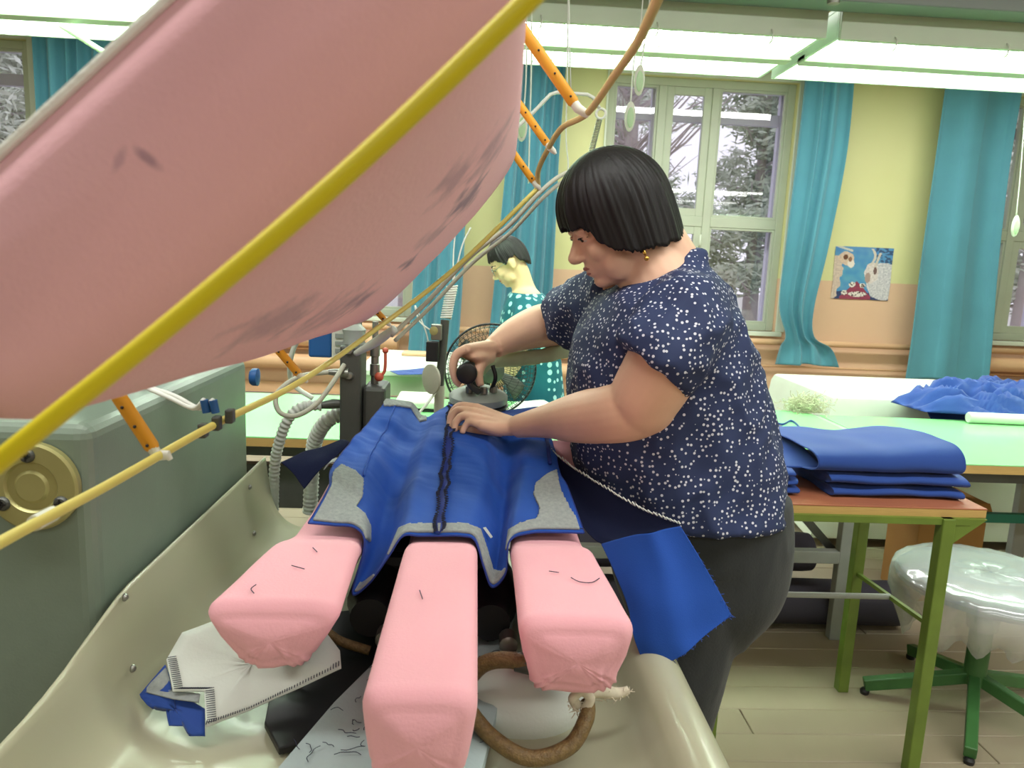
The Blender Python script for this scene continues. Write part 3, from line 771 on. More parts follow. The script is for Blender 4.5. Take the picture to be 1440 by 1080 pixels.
def pad_mat():
    m, nt, b = nodes_of('stained_pink_pad_cloth')
    N, L = nt.nodes, nt.links
    b.inputs['Roughness'].default_value = 0.95; b.inputs['Sheen Weight'].default_value = 0.15; b.inputs['Specular IOR Level'].default_value = 0.1
    tc = N.new('ShaderNodeTexCoord')
    n1 = N.new('ShaderNodeTexNoise'); n1.inputs['Scale'].default_value = 4; L.new(tc.outputs['Object'], n1.inputs['Vector'])
    mx = N.new('ShaderNodeMix'); mx.data_type = 'RGBA'; mx.inputs[6].default_value = rgb(232, 174, 184); mx.inputs[7].default_value = rgb(238, 188, 196)
    L.new(n1.outputs['Fac'], mx.inputs[0]); last = mx.outputs[2]
    # ink smudges with a shape of their own, stretched along the pad
    for px, py, rad, sx, stg in ((656, 282, 0.026, 1.3, .75), (574, 371, 0.013, 0.7, .9), (692, 215, 0.030, 1.4, .4), (470, 440, 0.04, 0.5, .35), (610, 330, 0.022, 1.0, .35), (640, 250, 0.022, 1.2, .4), (207, 222, 0.006, -0.8, .5), (166, 228, 0.006, 1.4, .28), (395, 452, 0.03, 0.5, .4), (505, 425, 0.02, .6, .5)):
        c = on_pad(px, py)
        mp = N.new('ShaderNodeMapping'); mp.vector_type = 'TEXTURE'; mp.inputs['Location'].default_value = c; mp.inputs['Rotation'].default_value = (0, -0.8*sx, 0); mp.inputs['Scale'].default_value = (rad*1.6, rad*3.0, rad*0.55)
        L.new(tc.outputs['Object'], mp.inputs['Vector'])
        ln = N.new('ShaderNodeVectorMath'); ln.operation = 'LENGTH'; L.new(mp.outputs[0], ln.inputs[0])
        n2 = N.new('ShaderNodeTexNoise'); n2.inputs['Scale'].default_value = 34; n2.inputs['Detail'].default_value = 6; L.new(tc.outputs['Object'], n2.inputs['Vector'])
        ad = N.new('ShaderNodeMath'); ad.operation = 'MULTIPLY_ADD'; ad.inputs[1].default_value = 2.6; L.new(n2.outputs['Fac'], ad.inputs[0]); L.new(ln.outputs['Value'], ad.inputs[2])
        mr = N.new('ShaderNodeMapRange'); mr.inputs[1].default_value = 1.5; mr.inputs[2].default_value = 2.25; mr.inputs[3].default_value = stg; mr.inputs[4].default_value = 0; L.new(ad.outputs[0], mr.inputs[0])
        m2 = N.new('ShaderNodeMix'); m2.data_type = 'RGBA'; m2.inputs[7].default_value = rgb(104, 86, 116)
        L.new(mr.outputs[0], m2.inputs[0]); L.new(last, m2.inputs[6]); last = m2.outputs[2]
    L.new(last, b.inputs['Base Color'])
    n3 = N.new('ShaderNodeTexNoise'); n3.inputs['Scale'].default_value = 240; L.new(tc.outputs['Object'], n3.inputs['Vector'])
    bp = N.new('ShaderNodeBump'); bp.inputs['Strength'].default_value = 0.12; bp.inputs['Distance'].default_value = 0.003; L.new(n3.outputs['Fac'], bp.inputs['Height']); L.new(bp.outputs[0], b.inputs['Normal'])
    return m
pad = MB().rings(rs).build('upper_pad', pad_mat(), pm, smooth=True, label='large raised pink pad with ink smudges')
# felt layer and steel back plate above the pad, arm to the housing
def slab(z0, z1, g, m, name, t0):
    mb = MB(); rr = []
    for i in range(12):
        t = t0+(0.97-t0)*i/11; a = A0.lerp(A1, t); b = B0.lerp(B1, t); y = 0.42+(1.515-0.42)*t; a.y = y; b.y = y
        u = (b-a); W = u.length; u.normalize(); nrm = V((-u.z, 0, u.x)); gg = g+(0.04 if i in (0, 11) else 0)
        rr.append([a+u*gg+nrm*z0, b-u*gg+nrm*z0, b-u*gg+nrm*z1, a+u*gg+nrm*z1])
    return mb.rings(rr).build(name, m, pm, bevel=0.004)
slab(T-0.007, T-0.001, 0.018, M['felt'], 'felt_layer', 0.012)
slab(T+0.006, T+0.03, 0.10, M['dsteel'], 'back_plate', 0.4)
ac = A0.lerp(A1, 0.72).lerp(B0.lerp(B1, 0.72), 0.35)
u = (B1-A1).normalized(); nrm = V((-u.z, 0, u.x))
MB().tube([V((-0.72, 1.32, 1.10)), V((-0.66, 1.32, 1.24)), ac+nrm*(T+0.01)], [0.05, 0.05, 0.04], 14, sm=8).build('lift_arm', M['housing'], pm, smooth=True)

# ---- yellow safety tube round the pad: near side in front of the pad end, far side below it
near = [P(-190, 875, y=0.388), P(-215, 850, y=0.372), P(-190, 812, y=0.365), P(0, 648, y=0.365), P(250, 447, y=0.37), P(500, 232, y=0.37), P(745, -2, y=0.37), P(900, -165, y=0.37)]
MB().tube(near, 0.0052, 12, sm=10).build('safety_tube', M['yellow'], pm, smooth=True, label='bright yellow tube across the pad end')
sidep = [P(-190, 875, y=0.39), P(0, 763, y=0.55), P(150, 683, y=0.70), P(300, 598, y=0.92), P(420, 538, y=1.18), P(530, 462, y=1.42), P(640, 377, y=1.52), P(757, 264, y=1.56)]
MB().tube(sidep, 0.0048, 12, sm=10).build('safety_tube', M['paleyellow'], pm, smooth=True, label='pale yellow tube below the pad')
for a, b in ((0.10, 0.92),):
    pass
MB().tube([P(48, 738, y=0.60)+V((0, 0, 0.001)), P(75, 722, y=0.628)], 0.0066, 12).build('tape_joint', M['whiteplastic'], pm, smooth=40, label='whitish tape round the tube')
cordp = [P(757, 264, y=1.56), P(757, 240, y=1.54), P(770, 211, y=1.48), P(790, 180, y=1.38), P(825, 160, y=1.22), P(865, 105, y=0.98), P(896, 60, y=0.83), P(926, -4, y=0.68), P(960, -80, y=0.55), P(958, -190, y=0.44), P(900, -165, y=0.372)]
MB().tube(cordp, 0.0052, 10, sm=8).build('safety_cord', M['cord'], pm, smooth=True, label='beige cord closing the safety loop')
# orange brackets with a white end clip
brs = [((166, 556), (216, 632), (236, 640), 0.80, 0.0135), ((386, 486), (421, 527), (429, 534), 1.2, 0.011), ((521, 428), (541, 450), (547, 456), 1.45, 0.0095),
       ((744, 54), (808, 146), (824, 160), 1.21, 0.0150), ((731, 148), (770, 203), (779, 213), 1.47, 0.0125), ((717, 208), (751, 256), (758, 264), 1.555, 0.0115)]
for (a, b, c, y, wd) in brs:
    p0, p1, p2 = P(a[0], a[1], y=y), P(b[0], b[1], y=y), P(c[0], c[1], y=y)
    d = (p1-p0).normalized(); p00 = p0-d*0.05
    bk = MB().tube([p00, p0, p1-d*0.004, p1], [wd*0.62]*3+[wd*0.5], 12, flat=0.7).build('orange_bracket', M['orange'], pm, smooth=40, label='orange bracket with a white clip')
    MB().tube([p1-d*0.002, p1+d*0.008, p2, p2+d*0.006], [wd*0.5, wd*0.52, wd*0.42, wd*0.2], 10, flat=0.8).build('clip', M['whiteplastic'], bk, smooth=40)
    for t in (0.2, 0.55, 0.9):
        q = p0.lerp(p1, t); MB().ball(q+V((0.0, -wd*0.55, 0.0)), 0.0018).build('pin', M['black'], bk)
# wire terminal on the pale tube, with white leads
tcn = P(305, 595, y=0.925)
for k in range(3):
    q = tcn+V((0.007*(k-1)*1.6, 0.016*(k-1), 0.006*(k-1)))
    MB().box(q+V((-0.005, -0.007, -0.009)), q+V((0.005, 0.007, 0.009))).build('terminal', M['dsteel'], pm, bevel=0.002)
for k in range(2):
    q = tcn+V((-0.012+0.011*k, 0.0, 0.013))
    MB().cyl(q, q+V((-0.003, 0, 0.016)), 0.0052, 10).build('lead_sleeve', M['bluebox'], pm, smooth=40, label='blue sleeve')
    MB().tube([q+V((-0.003, 0, 0.016)), P(272+8*k, 574, y=0.94), P(240+6*k, 560-3*k, y=0.96), P(205+5*k, 545, y=1.0)], 0.0032, 8, sm=6).build('lead', M['whitecord'], pm, smooth=True)
# double grey air line following the tube round the far end, ending over the operator
l1 = [P(550, 472, y=1.5), P(600, 425, y=1.56), P(660, 362, y=1.6), P(715, 318, y=1.62), P(760, 270, y=1.62), P(790, 246, y=1.66), P(814, 239, y=1.75)]
l2 = [p+V((0.006, 0.02, -0.012)) for p in l1]
MB().tube(l1, 0.0048, 10, sm=8).build('air_line', M['greyhose'], pm, smooth=True, label='grey air line')
MB().tube(l2, 0.0042, 10, sm=8).build('air_line', M['greyhose'], pm, smooth=True, label='grey air line')
MB().tube([P(500, 497, y=1.55), P(530, 480, y=1.52), P(555, 462, y=1.5)], [0.006, 0.010, 0.008], 10, sm=6).build('wrapped_joint', M['whitecloth'], pm, smooth=True)

# ---- post and fittings at the back of the machine
pc = P(508, 560, y=1.86)
pc.x = -0.305
MB().box((pc.x-0.026, 1.84, 0.0), (pc.x+0.026, 1.94, P(508, 487, y=1.84).z)).build('post', M['dsteel'], pm, bevel=0.006)
tz_ = P(508, 487, y=1.84).z
for z in (tz_-0.012, tz_-0.075): MB().lathe((pc.x-0.002, 1.84, z), [(0.011, 0), (0.011, 0.003), (0.007, 0.008), (0.001, 0.009)], axis=(0, -1, 0), n=12).build('post_bolt', M['steel'], pm, smooth=40)
MB().lathe((pc.x+0.001, 1.89, tz_), [(0.027, 0), (0.027, 0.025), (0.030, 0.036), (0.016, 0.05), (0.016, 0.10), (0.020, 0.102), (0.020, 0.13), (0.012, 0.132), (0.012, 0.19), (0.001, 0.19)], n=18).build('air_cylinder', M['greyframe'], pm, smooth=30)
MB().box((pc.x+0.027, 1.86, 0.75), (pc.x+0.085, 1.98, P(560, 546, y=1.86).z)).build('valve_block', M['dsteel'], pm, bevel=0.01)
vz = P(560, 546, y=1.86).z
MB().lathe((pc.x+0.05, 1.92, vz), [(0.010, 0), (0.010, 0.02), (0.013, 0.022), (0.013, 0.05), (0.010, 0.052), (0.010, 0.07), (0.013, 0.072), (0.013, 0.10), (0.008, 0.102), (0.008, 0.16), (0.001, 0.16)], n=14).build('valve', M['steel'], pm, smooth=30)
lv = MB().tube([P(533, 530, y=1.9), P(541, 521, y=1.9), P(542, 494, y=1.9)], 0.004, 8, sm=5).build('valve_lever', M['red'], pm, smooth=True, label='red valve lever')
MB().ball(P(533, 530, y=1.9), 0.012).build('lever_knob', M['red'], lv, smooth=True)
MB().ball(P(542, 493, y=1.9), 0.008).build('lever_knob', M['red'], lv, smooth=True)
MB().tube([P(481, 568, y=1.86), P(468, 568, y=1.86), P(452, 570, y=1.85)], [0.011, 0.013, 0.009], 10).build('hose_fitting', M['dsteel'], pm, smooth=40)
MB().tube([P(490, 525, y=1.84), P(462, 523, y=1.84)], [0.013, 0.007], 10).build('hose_fitting', M['steel'], pm, smooth=40)
MB().tube([P(463, 523, y=1.84), P(420, 530, y=1.8), P(390, 553, y=1.76), P(392, 578, y=1.74), P(415, 585, y=1.74), P(445, 568, y=1.76), P(470, 535, y=1.8), P(484, 513, y=1.84)], 0.006, 10, sm=8).build('air_line', M['greyhose'], pm, smooth=True)
def corrugated(pts, r, name, m, parent, amp=0.12, per=0.012):
    ps, _ = smooth_path([V(p) for p in pts], [1]*len(pts), 40)
    L_ = [0]
    for a, b in zip(ps, ps[1:]): L_.append(L_[-1]+(b-a).length)
    return MB().tube(ps, [r*(1+amp*math.sin(2*PI*l/per)) for l in L_], 12).build(name, m, parent, smooth=True)
M['hosewhite'] = mat('white_corrugated_hose', rgb(206, 210, 204), 0.5, var=0.04)
corrugated([P(452, 570, y=1.85), P(425, 572, y=1.84), P(405, 590, y=1.83), P(392, 625, y=1.84), P(386, 660, y=1.86), P(384, 740, y=1.9)], 0.013, 'corrugated_hose', M['hosewhite'], pm)
corrugated([P(486, 580, y=1.9), P(462, 590, y=1.9), P(446, 612, y=1.92), P(440, 640, y=1.94), P(436, 720, y=1.96)], 0.019, 'corrugated_hose', M['hosewhite'], pm)
# things under the legs: braided steam hoses, covered sleeve board, padded cap, rope
def braided(pts, r, par=pm):
    return MB().tube(pts, r, 12, sm=10).build('braided_hose', M['braid'], par, smooth=True, label='brown braided steam hose')
braided([P(650, 985, y=0.99), P(690, 1035, y=0.95), P(745, 1066, y=0.93), P(800, 1050, y=0.94), P(824, 1012, y=0.97), P(826, 990, y=1.0)], 0.0115)
braided([P(655, 960, y=1.04), P(680, 934, y=1.04), P(715, 928, y=1.03), P(760, 938, y=1.02), P(795, 946, y=1.02)], 0.0125)
MB().tube([P(726, 930, y=1.03), P(760, 938, y=1.02), P(792, 947, y=1.015)], [0.0145, 0.015, 0.0145], 12, sm=4).build('hose_sleeve', M['dsteel'], pm, smooth=True)
braided([P(440, 888, y=1.18), P(400, 930, y=1.15), P(378, 985, y=1.12), P(390, 1030, y=1.07), P(415, 1055, y=1.05)], 0.010)
braided([P(455, 885, y=1.2), P(480, 902, y=1.2), P(520, 915, y=1.2)], 0.008)
braided([P(726, 990, y=1.1), P(724, 1020, y=1.07), P(700, 1050, y=1.04), P(660, 1075, y=1.0)], 0.007)

# ================================================================== GARMENT ON THE LEGS
gm = empty('trouser_panels', (-0.05, 1.45, 1.0), 'royal blue trouser panels with grey hem facings draped over the pink legs', 'garment')
R0 = [(434, 738, 1.255), (468, 741, 1.25), (500, 745, 1.24), (513, 768, 1.215), (496, 836, 1.19), (520, 822, 1.19), (546, 786, 1.20), (566, 757, 1.212), (590, 756, 1.218), (620, 756, 1.22), (648, 756, 1.222), (668, 763, 1.22), (680, 800, 1.20), (692, 828, 1.19), (711, 808, 1.20), (716, 764, 1.235), (745, 752, 1.25), (785, 751, 1.26), (821, 752, 1.262)]
R1 = [(462, 690, 1.35), (482, 697, 1.345), (505, 703, 1.34), (520, 728, 1.32), (527, 778, 1.285), (545, 776, 1.285), (562, 742, 1.30), (578, 712, 1.32), (600, 702, 1.345), (625, 700, 1.35), (652, 702, 1.345), (676, 710, 1.335), (690, 754, 1.295), (702, 778, 1.28), (715, 744, 1.30), (728, 712, 1.335), (750, 700, 1.36), (776, 697, 1.365), (801, 696, 1.365)]
R2 = [(466, 661, 1.43), (492, 664, 1.43), (515, 670, 1.42), (530, 694, 1.40), (541, 722, 1.38), (556, 720, 1.38), (571, 692, 1.40), (586, 670, 1.415), (606, 662, 1.435), (628, 660, 1.44), (655, 661, 1.435), (680, 668, 1.43), (694, 702, 1.395), (708, 722, 1.38), (722, 696, 1.40), (736, 670, 1.43), (752, 662, 1.45), (770, 660, 1.46), (787, 668, 1.455)]
R3 = [(495, 622, 1.54), (516, 625, 1.54), (534, 629, 1.535), (548, 646, 1.52), (560, 662, 1.50), (572, 660, 1.50), (585, 642, 1.52), (598, 628, 1.535), (614, 622, 1.55), (632, 620, 1.555), (660, 622, 1.55), (684, 628, 1.54), (698, 650, 1.52), (712, 666, 1.50), (726, 646, 1.525), (738, 630, 1.545), (752, 624, 1.555), (766, 622, 1.56), (778, 628, 1.56)]
R4 = [(522, 592, 1.66), (540, 593, 1.66), (556, 595, 1.655), (568, 601, 1.65), (580, 606, 1.64), (590, 606, 1.64), (600, 601, 1.645), (610, 595, 1.65), (622, 591, 1.66), (634, 590, 1.665), (662, 591, 1.66), (686, 594, 1.655), (702, 600, 1.65), (716, 602, 1.645), (730, 598, 1.65), (742, 594, 1.655), (752, 592, 1.66), (762, 592, 1.66), (770, 598, 1.655)]
R5 = [(543, 566, 1.75), (556, 566, 1.75), (568, 567, 1.75), (578, 569, 1.75), (585, 577, 1.75), (592, 587, 1.745), (602, 588, 1.745), (612, 581, 1.75), (622, 575, 1.75), (634, 570, 1.755), (662, 570, 1.755), (686, 572, 1.75), (704, 576, 1.75), (716, 578, 1.75), (730, 577, 1.75), (742, 575, 1.75), (750, 574, 1.75), (758, 574, 1.75), (766, 578, 1.745)]
net = [[P(px, py, y=y) for px, py, y in r] for r in (R0, R1, R2, R3, R4, R5)]
NU, NV = 330, 210
G = surface(net, NU, NV)
def wrinkle(p, i, j):
    t = i/NV
    a = noise.noise((p.x*9-p.y*5, p.y*9+p.x*4, 1.3)); b = noise.noise((p.x*22+p.y*20, p.y*12, 4.1))
    c = noise.noise((p.x*5, p.y*46+p.x*14, 8.8))
    amp = min(1, t*2.2)*(1-max(0, t-0.8)*3)
    return 0.004+amp*(0.013*a+0.006*b+0.0016*abs(c))
for i in range(NV):
    for j in range(NU):
        p = G[i][j]
        G[i][j] = p+V((0, -0.25, 1)).normalized()*wrinkle(p, i, j)
gpx = [[proj(p) for p in r] for r in G]
inter_polys = {
    'a': [(428, 738), (446, 716), (462, 692), (470, 664), (480, 655), (500, 664), (511, 676), (509, 700), (500, 715), (512, 724), (520, 742), (520, 762), (505, 752), (494, 744)],
    'b': [(488, 838), (493, 818), (510, 822), (530, 808), (546, 782), (562, 745), (575, 739), (608, 738), (611, 758), (585, 760), (566, 762), (548, 800), (524, 842)],
    'c': [(614, 758), (614, 738), (655, 738), (674, 746), (684, 775), (692, 803), (706, 806), (716, 796), (712, 815), (700, 835), (684, 832), (676, 800), (668, 765), (650, 760)],
    'd': [(712, 775), (716, 748), (730, 738), (755, 731), (759, 716), (750, 696), (753, 682), (770, 668), (782, 663), (788, 690), (802, 718), (826, 754), (780, 756), (740, 756), (722, 764)],
    'e': [(540, 562), (600, 562), (600, 592), (590, 594), (578, 575), (560, 572), (540, 572)],
}
blue = MB(); blue.grid(G); blue.build('blue_panel', M['blue'], gm, smooth=True, solid=0.0016)
for key, poly in inter_polys.items():
    mb = MB(); idx = {}
    for i in range(NV-1):
        for j in range(NU-1):
            x = (gpx[i][j][0]+gpx[i+1][j+1][0])/2; y = (gpx[i][j][1]+gpx[i+1][j+1][1])/2
            # leave a thin blue border along the hem
            if in_poly(x, y, poly) and (key != 'b' or j/NU > 0.225) and (key == 'e' or (i > 3 and j > 3 and j < NU-5)):
                f = []
                for a, b in ((i, j), (i, j+1), (i+1, j+1), (i+1, j)):
                    if (a, b) not in idx:
                        idx[(a, b)] = len(mb.v); mb.v.append(G[a][b]+V((0, -0.5, 0.87))*0.0022)
                    f.append(idx[(a, b)])
                mb.f.append(f)
    if mb.f: mb.build('hem_facing', M['inter'], gm, smooth=True, solid=0.0064, label='grey felted facing')
def along(ufrac, v0, v1, k, off=0.004):
    out = []
    for q in range(k):
        t = v0+(v1-v0)*q/(k-1); uf = ufrac(t) if callable(ufrac) else ufrac
        i = min(NV-1, int(t*(NV-1))); j = min(NU-1, max(0, int(uf*(NU-1))))
        out.append(G[i][j]+V((0, -0.4, 0.9))*off)
    return out
# centre seam allowance: a wavy raised strip with dark overlocked edge
uc = 9/18.0
sa = along(lambda t: uc-0.002+0.0015*math.sin(t*30)+0.012*(t-0.2), 0.0, 0.93, 90, 0.003)
sb = [p+V((0.006+0.002*math.sin(i*0.55), 0, 0.006+0.002*math.sin(i*0.37+1))) for i, p in enumerate(sa)]
sc2 = [p+V((-0.008+0.002*math.sin(i*0.45+2), 0, 0.004+0.0015*math.sin(i*0.5))) for i, p in enumerate(sa)]
MB().grid([sb, [a.lerp(b, .5)+V((0, 0, .003)) for a, b in zip(sa, sb)], sa, sc2]).build('seam_allowance', M['edge'], gm, smooth=True, solid=0.0012)
ov = MB()
for pp in (sb, sc2):
    for i in range(len(pp)-1):
        ov.tube([pp[i]+V((-0.003, 0, 0.001)), pp[i]+V((0.003, 0.002, 0.003)), pp[i+1]+V((-0.003, 0, 0.001))], 0.0011, 5)
ov.build('overlock_stitching', M['thread'], gm)
MB().tube(along(lambda t: 0.955+0.02*(t-0.4), 0.42, 0.75, 40, 0.005), 0.004, 8).build('side_seam', M['edge'], gm, smooth=True)
MB().tube(along(lambda t: 0.10+0.06*(0.5-t), 0.38, 0.98, 50, 0.002), 0.0022, 8).build('side_seam', M['blue'], gm, smooth=True)
q = P(686, 748, y=1.24)
MB().add([P(679, 742, y=1.275), P(683, 741, y=1.275), P(693, 755, y=1.265), P(690, 757, y=1.265)], [(0, 1, 2, 3)]).build('white_tag', M['whitecloth'], gm, solid=0.002, label='small white tag')
# hem binding
hem = [G[0][j]+V((0, -0.0015, 0)) for j in range(0, NU, 2)]
MB().tube(hem, 0.0016, 6).build('hem_edge', M['edge'], gm, smooth=True)
lft = [G[i][0] for i in range(0, NV, 3)]
MB().tube(lft, 0.0014, 6).build('hem_edge', M['edge'], gm, smooth=True)
rgt = [G[i][NU-1] for i in range(0, NV, 3)]
MB().tube(rgt, 0.0014, 6).build('hem_edge', M['edge'], gm, smooth=True)
# cuff band peeping at the outer edge of the first leg
cuff = [[(455, 661, 1.45), (462, 652, 1.46), (471, 651, 1.47), (476, 660, 1.45)], [(463, 653, 1.49), (468, 646, 1.495), (477, 645, 1.5), (484, 655, 1.48)]]
MB().grid(surface([[P(*p[:2], y=p[2]-0.012) for p in r] for r in cuff], 14, 8)).build('hem_facing', M['inter'], gm, smooth=True, solid=0.002, label='grey felted facing')
# navy reverse of the flap going off behind the first leg
fl_ = [[(395, 650, 1.62), (430, 636, 1.66), (480, 618, 1.68)], [(412, 666, 1.60), (440, 650, 1.62), (488, 620, 1.66)], [(428, 686, 1.57), (448, 664, 1.60), (492, 622, 1.645)]]
fs = surface([[P(*p[:2], y=p[2]) for p in r] for r in fl_], 24, 14)
for i, r in enumerate(fs):
    for j, p in enumerate(r): r[j] = p+V((0, 0, 0.006*noise.noise((p.x*20, p.y*20, 2))))
MB().grid(fs).build('back_panel', M['navy'], gm, smooth=True, solid=0.0015, label='navy reverse of the cloth, shade in its colour')
# far flap: white serged edge, navy inside with shade in its colour, blue panel turned down towards the camera
ft = [[(768, 628, 1.56), (800, 655, 1.46), (845, 684, 1.36), (900, 716, 1.27), (956, 738, 1.19)],
      [(774, 640, 1.53), (802, 680, 1.43), (842, 716, 1.33), (890, 742, 1.255), (956, 740, 1.185)],
      [(784, 665, 1.48), (808, 705, 1.38), (838, 742, 1.29), (880, 756, 1.23), (956, 741, 1.18)],
      [(790, 690, 1.44), (812, 730, 1.34), (848, 765, 1.25), (900, 751, 1.205), (957, 742, 1.178)]]
fg = surface([[P(*p[:2], y=p[2]) for p in r] for r in ft], 40, 26)
for i, r in enumerate(fg):
    for j, p in enumerate(r): r[j] = p+V((0, 0.012*math.sin(PI*i/25)*math.sin(PI*j/39), -0.01*math.sin(PI*i/25)*math.sin(PI*j/39)))
MB().grid(fg).build('back_panel', M['navy'], gm, smooth=True, solid=0.0015, label='navy reverse of the cloth, shade in its colour')
top = [fg[0][j]+V((0, -0.002, 0.002)) for j in range(40)]
se = MB()
for j in range(39): se.tube([top[j], top[j]+V((0.002*math.sin(j), -0.002, 0.004)), top[j+1]], 0.0013, 5)
se.build('serged_edge', M['whitecloth'], gm, label='white serged edge')
pl = [[(846, 766, 1.245), (900, 750, 1.20), (957, 740, 1.175)], [(862, 800, 1.205), (915, 795, 1.165), (985, 786, 1.15)], [(882, 850, 1.165), (925, 850, 1.13), (1010, 830, 1.135)], [(892, 898, 1.135), (935, 900, 1.11), (1027, 862, 1.125)], [(911, 946, 1.115), (950, 925, 1.10), (1028, 864, 1.124)]]
pg = surface([[P(*p[:2], y=p[2]-0.004) for p in r] for r in pl], 50, 50)
for i, r in enumerate(pg):
    for j, p in enumerate(r): r[j] = p+V((0, 0.008*noise.noise((p.x*14, p.z*5, 6))-0.006*math.exp(-((j-30)/5.0)**2), 0))
MB().grid(pg).build('turned_panel', M['blue'], gm, smooth=True, solid=0.0016)
fr = MB(); rng = random.Random(3)
ed = [pg[i][49] for i in range(50)] + [pg[49][j] for j in range(49, -1, -1)]
for p in ed[::2]:
    for k in range(2):
        d = V((rng.uniform(-.004, .006), rng.uniform(-.004, 0), rng.uniform(-.006, .002)))
        fr.tube([p, p+d], 0.0005, 4)
fr.build('frayed_edge', M['blue2'], gm, kind='stuff')
# pink and white cloth strip between the operator and the flap
st = [[(770, 622, 1.60), (790, 622, 1.60), (812, 622, 1.59)], [(788, 640, 1.56), (802, 642, 1.56), (822, 645, 1.55)], [(806, 660, 1.52), (818, 664, 1.52), (832, 672, 1.50)]]
o = MB().grid(surface([[P(*p[:2], y=p[2]) for p in r] for r in st], 14, 12)).build('pink_padding', M['pink'], pm, smooth=True, solid=0.012)

# ================================================================== THINGS LYING IN THE TRAY
# white faced pocket piece with a serged edge, blue cloth under it
wp = empty('cut_garment_piece', (-0.27, 1.02, 0.74), 'white faced garment piece with serged edge and blue cloth under it, in the tray', 'garment')
def poly_sheet(pts, n=2, lift=0.0, bump=0.004, seed=0):
    """triangulated sheet through pixel+depth outline points, filled as a fan of smooth rows"""
    c = sum(pts, V())/len(pts)
    rr = []
    for f in (0.02, 0.3, 0.6, 0.85, 1.0):
        rr.append([c.lerp(p, f)+V((0, 0, lift+bump*noise.noise((p.x*9*f, p.y*9*f, seed)))) for p in pts])
    mb = MB(); mb.rings(rr, cap=False)
    mb.f.append(list(range(len(pts))))
    return mb
def dens(pts, k=6):
    out = []
    for a, b in zip(pts, pts[1:]+pts[:1]):
        for i in range(k): out.append(a.lerp(b, i/k))
    return out
wpts = [P(*p[:2], y=p[2]) for p in ((256, 890, 1.10), (234, 928, 1.06), (243, 972, 1.02), (287, 972, 1.03), (290, 1022, 0.985), (350, 1000, 1.02), (410, 972, 1.05), (480, 938, 1.08), (478, 915, 1.12), (460, 893, 1.16), (400, 870, 1.18), (330, 862, 1.16))]
poly_sheet(dens(wpts), seed=3).build('white_facing', M['whitecloth'], wp, smooth=True, solid=0.002)
un = [p+V((-0.004, 0.0, -0.008)) for p in (P(236, 930, y=1.055), P(200, 972, y=1.03), P(212, 985, y=1.02), P(238, 990, y=1.02), P(242, 1012, y=1.0), P(270, 1012, y=0.995), P(270, 1026, y=0.985), P(292, 1026, y=0.98), P(292, 990, y=1.02), P(250, 965, y=1.04))]
poly_sheet(dens(un, 4), bump=0.006, seed=8).build('blue_backing', M['blue2'], wp, smooth=True, solid=0.003, label='blue cloth')
gp = [p+V((-0.002, -0.002, -0.002)) for p in (P(236, 936, y=1.055), P(214, 958, y=1.04), P(205, 970, y=1.035), P(246, 980, y=1.02), P(282, 985, y=1.015), P(284, 974, y=1.03), P(243, 972, y=1.035))]
poly_sheet(dens(gp, 4), seed=5, bump=0.003).build('grey_facing', M['inter'], wp, smooth=True, solid=0.002, label='grey felted facing')
sg = MB()
run = dens([wpts[1], wpts[2]], 16)[:16]+dens([wpts[2], wpts[3]], 14)[:14]+dens([wpts[3], wpts[4]], 16)[:16]
for p in run: sg.tube([p+V((0.002, 0, 0.004)), p+V((0.014, 0.002, 0.005))], 0.0006, 4)
for a in (dens([wpts[4], wpts[5]], 18)[:18]+dens([wpts[5], wpts[6]], 18)[:18]+dens([wpts[6], wpts[7]], 18)[:18]): sg.tube([a+V((0, 0, 0.004)), a+V((-0.002, 0.012, 0.005))], 0.0007, 4)
sg.build('serging_thread', M['thread'], wp)
# covered board
bd = empty('sleeve_board', (-0.08, 1.0, 0.74), 'board covered with threaded pale grey blue cloth, lying under the pink legs', 'board')
bp_ = [P(px_, py_, z=0.752) for px_, py_ in ((378, 1092), (470, 985), (590, 866), (640, 858), (722, 858), (708, 960), (676, 1085), (660, 1130), (450, 1135))]
bp_ = dens(bp_, 5)
low = [p+V((0, 0, -0.022)) for p in bp_]
c = sum(bp_, V())/len(bp_)
mb = MB().rings([[c.lerp(p, f)+V((0, 0, -0.003*(f > .95))) for p in bp_] for f in (0.02, 0.5, 0.93, 1.0)] + [low], cap=True)
mb.build('board_cover', M['paleblue'], bd, smooth=40)
th = MB(); rng = random.Random(5)
for k in range(90):
    p0 = rng.choice(bp_); p = c.lerp(p0, rng.uniform(0.35, 0.93))+V((0, 0, 0.004)); a = rng.random()*6.28; ln = rng.uniform(.01, .04); pts = [p]
    for j in range(4):
        a += rng.uniform(-1.2, 1.2); pts.append(pts[-1]+V((math.cos(a)*ln/4, math.sin(a)*ln/4, rng.uniform(-.0005, .0008))))
    th.tube(pts, 0.0006, 4, sm=3)
th.build('loose_threads', M['thread'], bd, kind='stuff')
# black sheet standing in for the shade in the tray hollow
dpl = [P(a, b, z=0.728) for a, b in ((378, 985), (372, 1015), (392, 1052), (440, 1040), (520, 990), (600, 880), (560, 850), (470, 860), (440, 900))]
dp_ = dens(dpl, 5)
MB().rings([[p+V((0, 0, -0.012)) for p in dp_], dp_]).build('tray_shade_sheet', M['black'], pm, bevel=0.002)
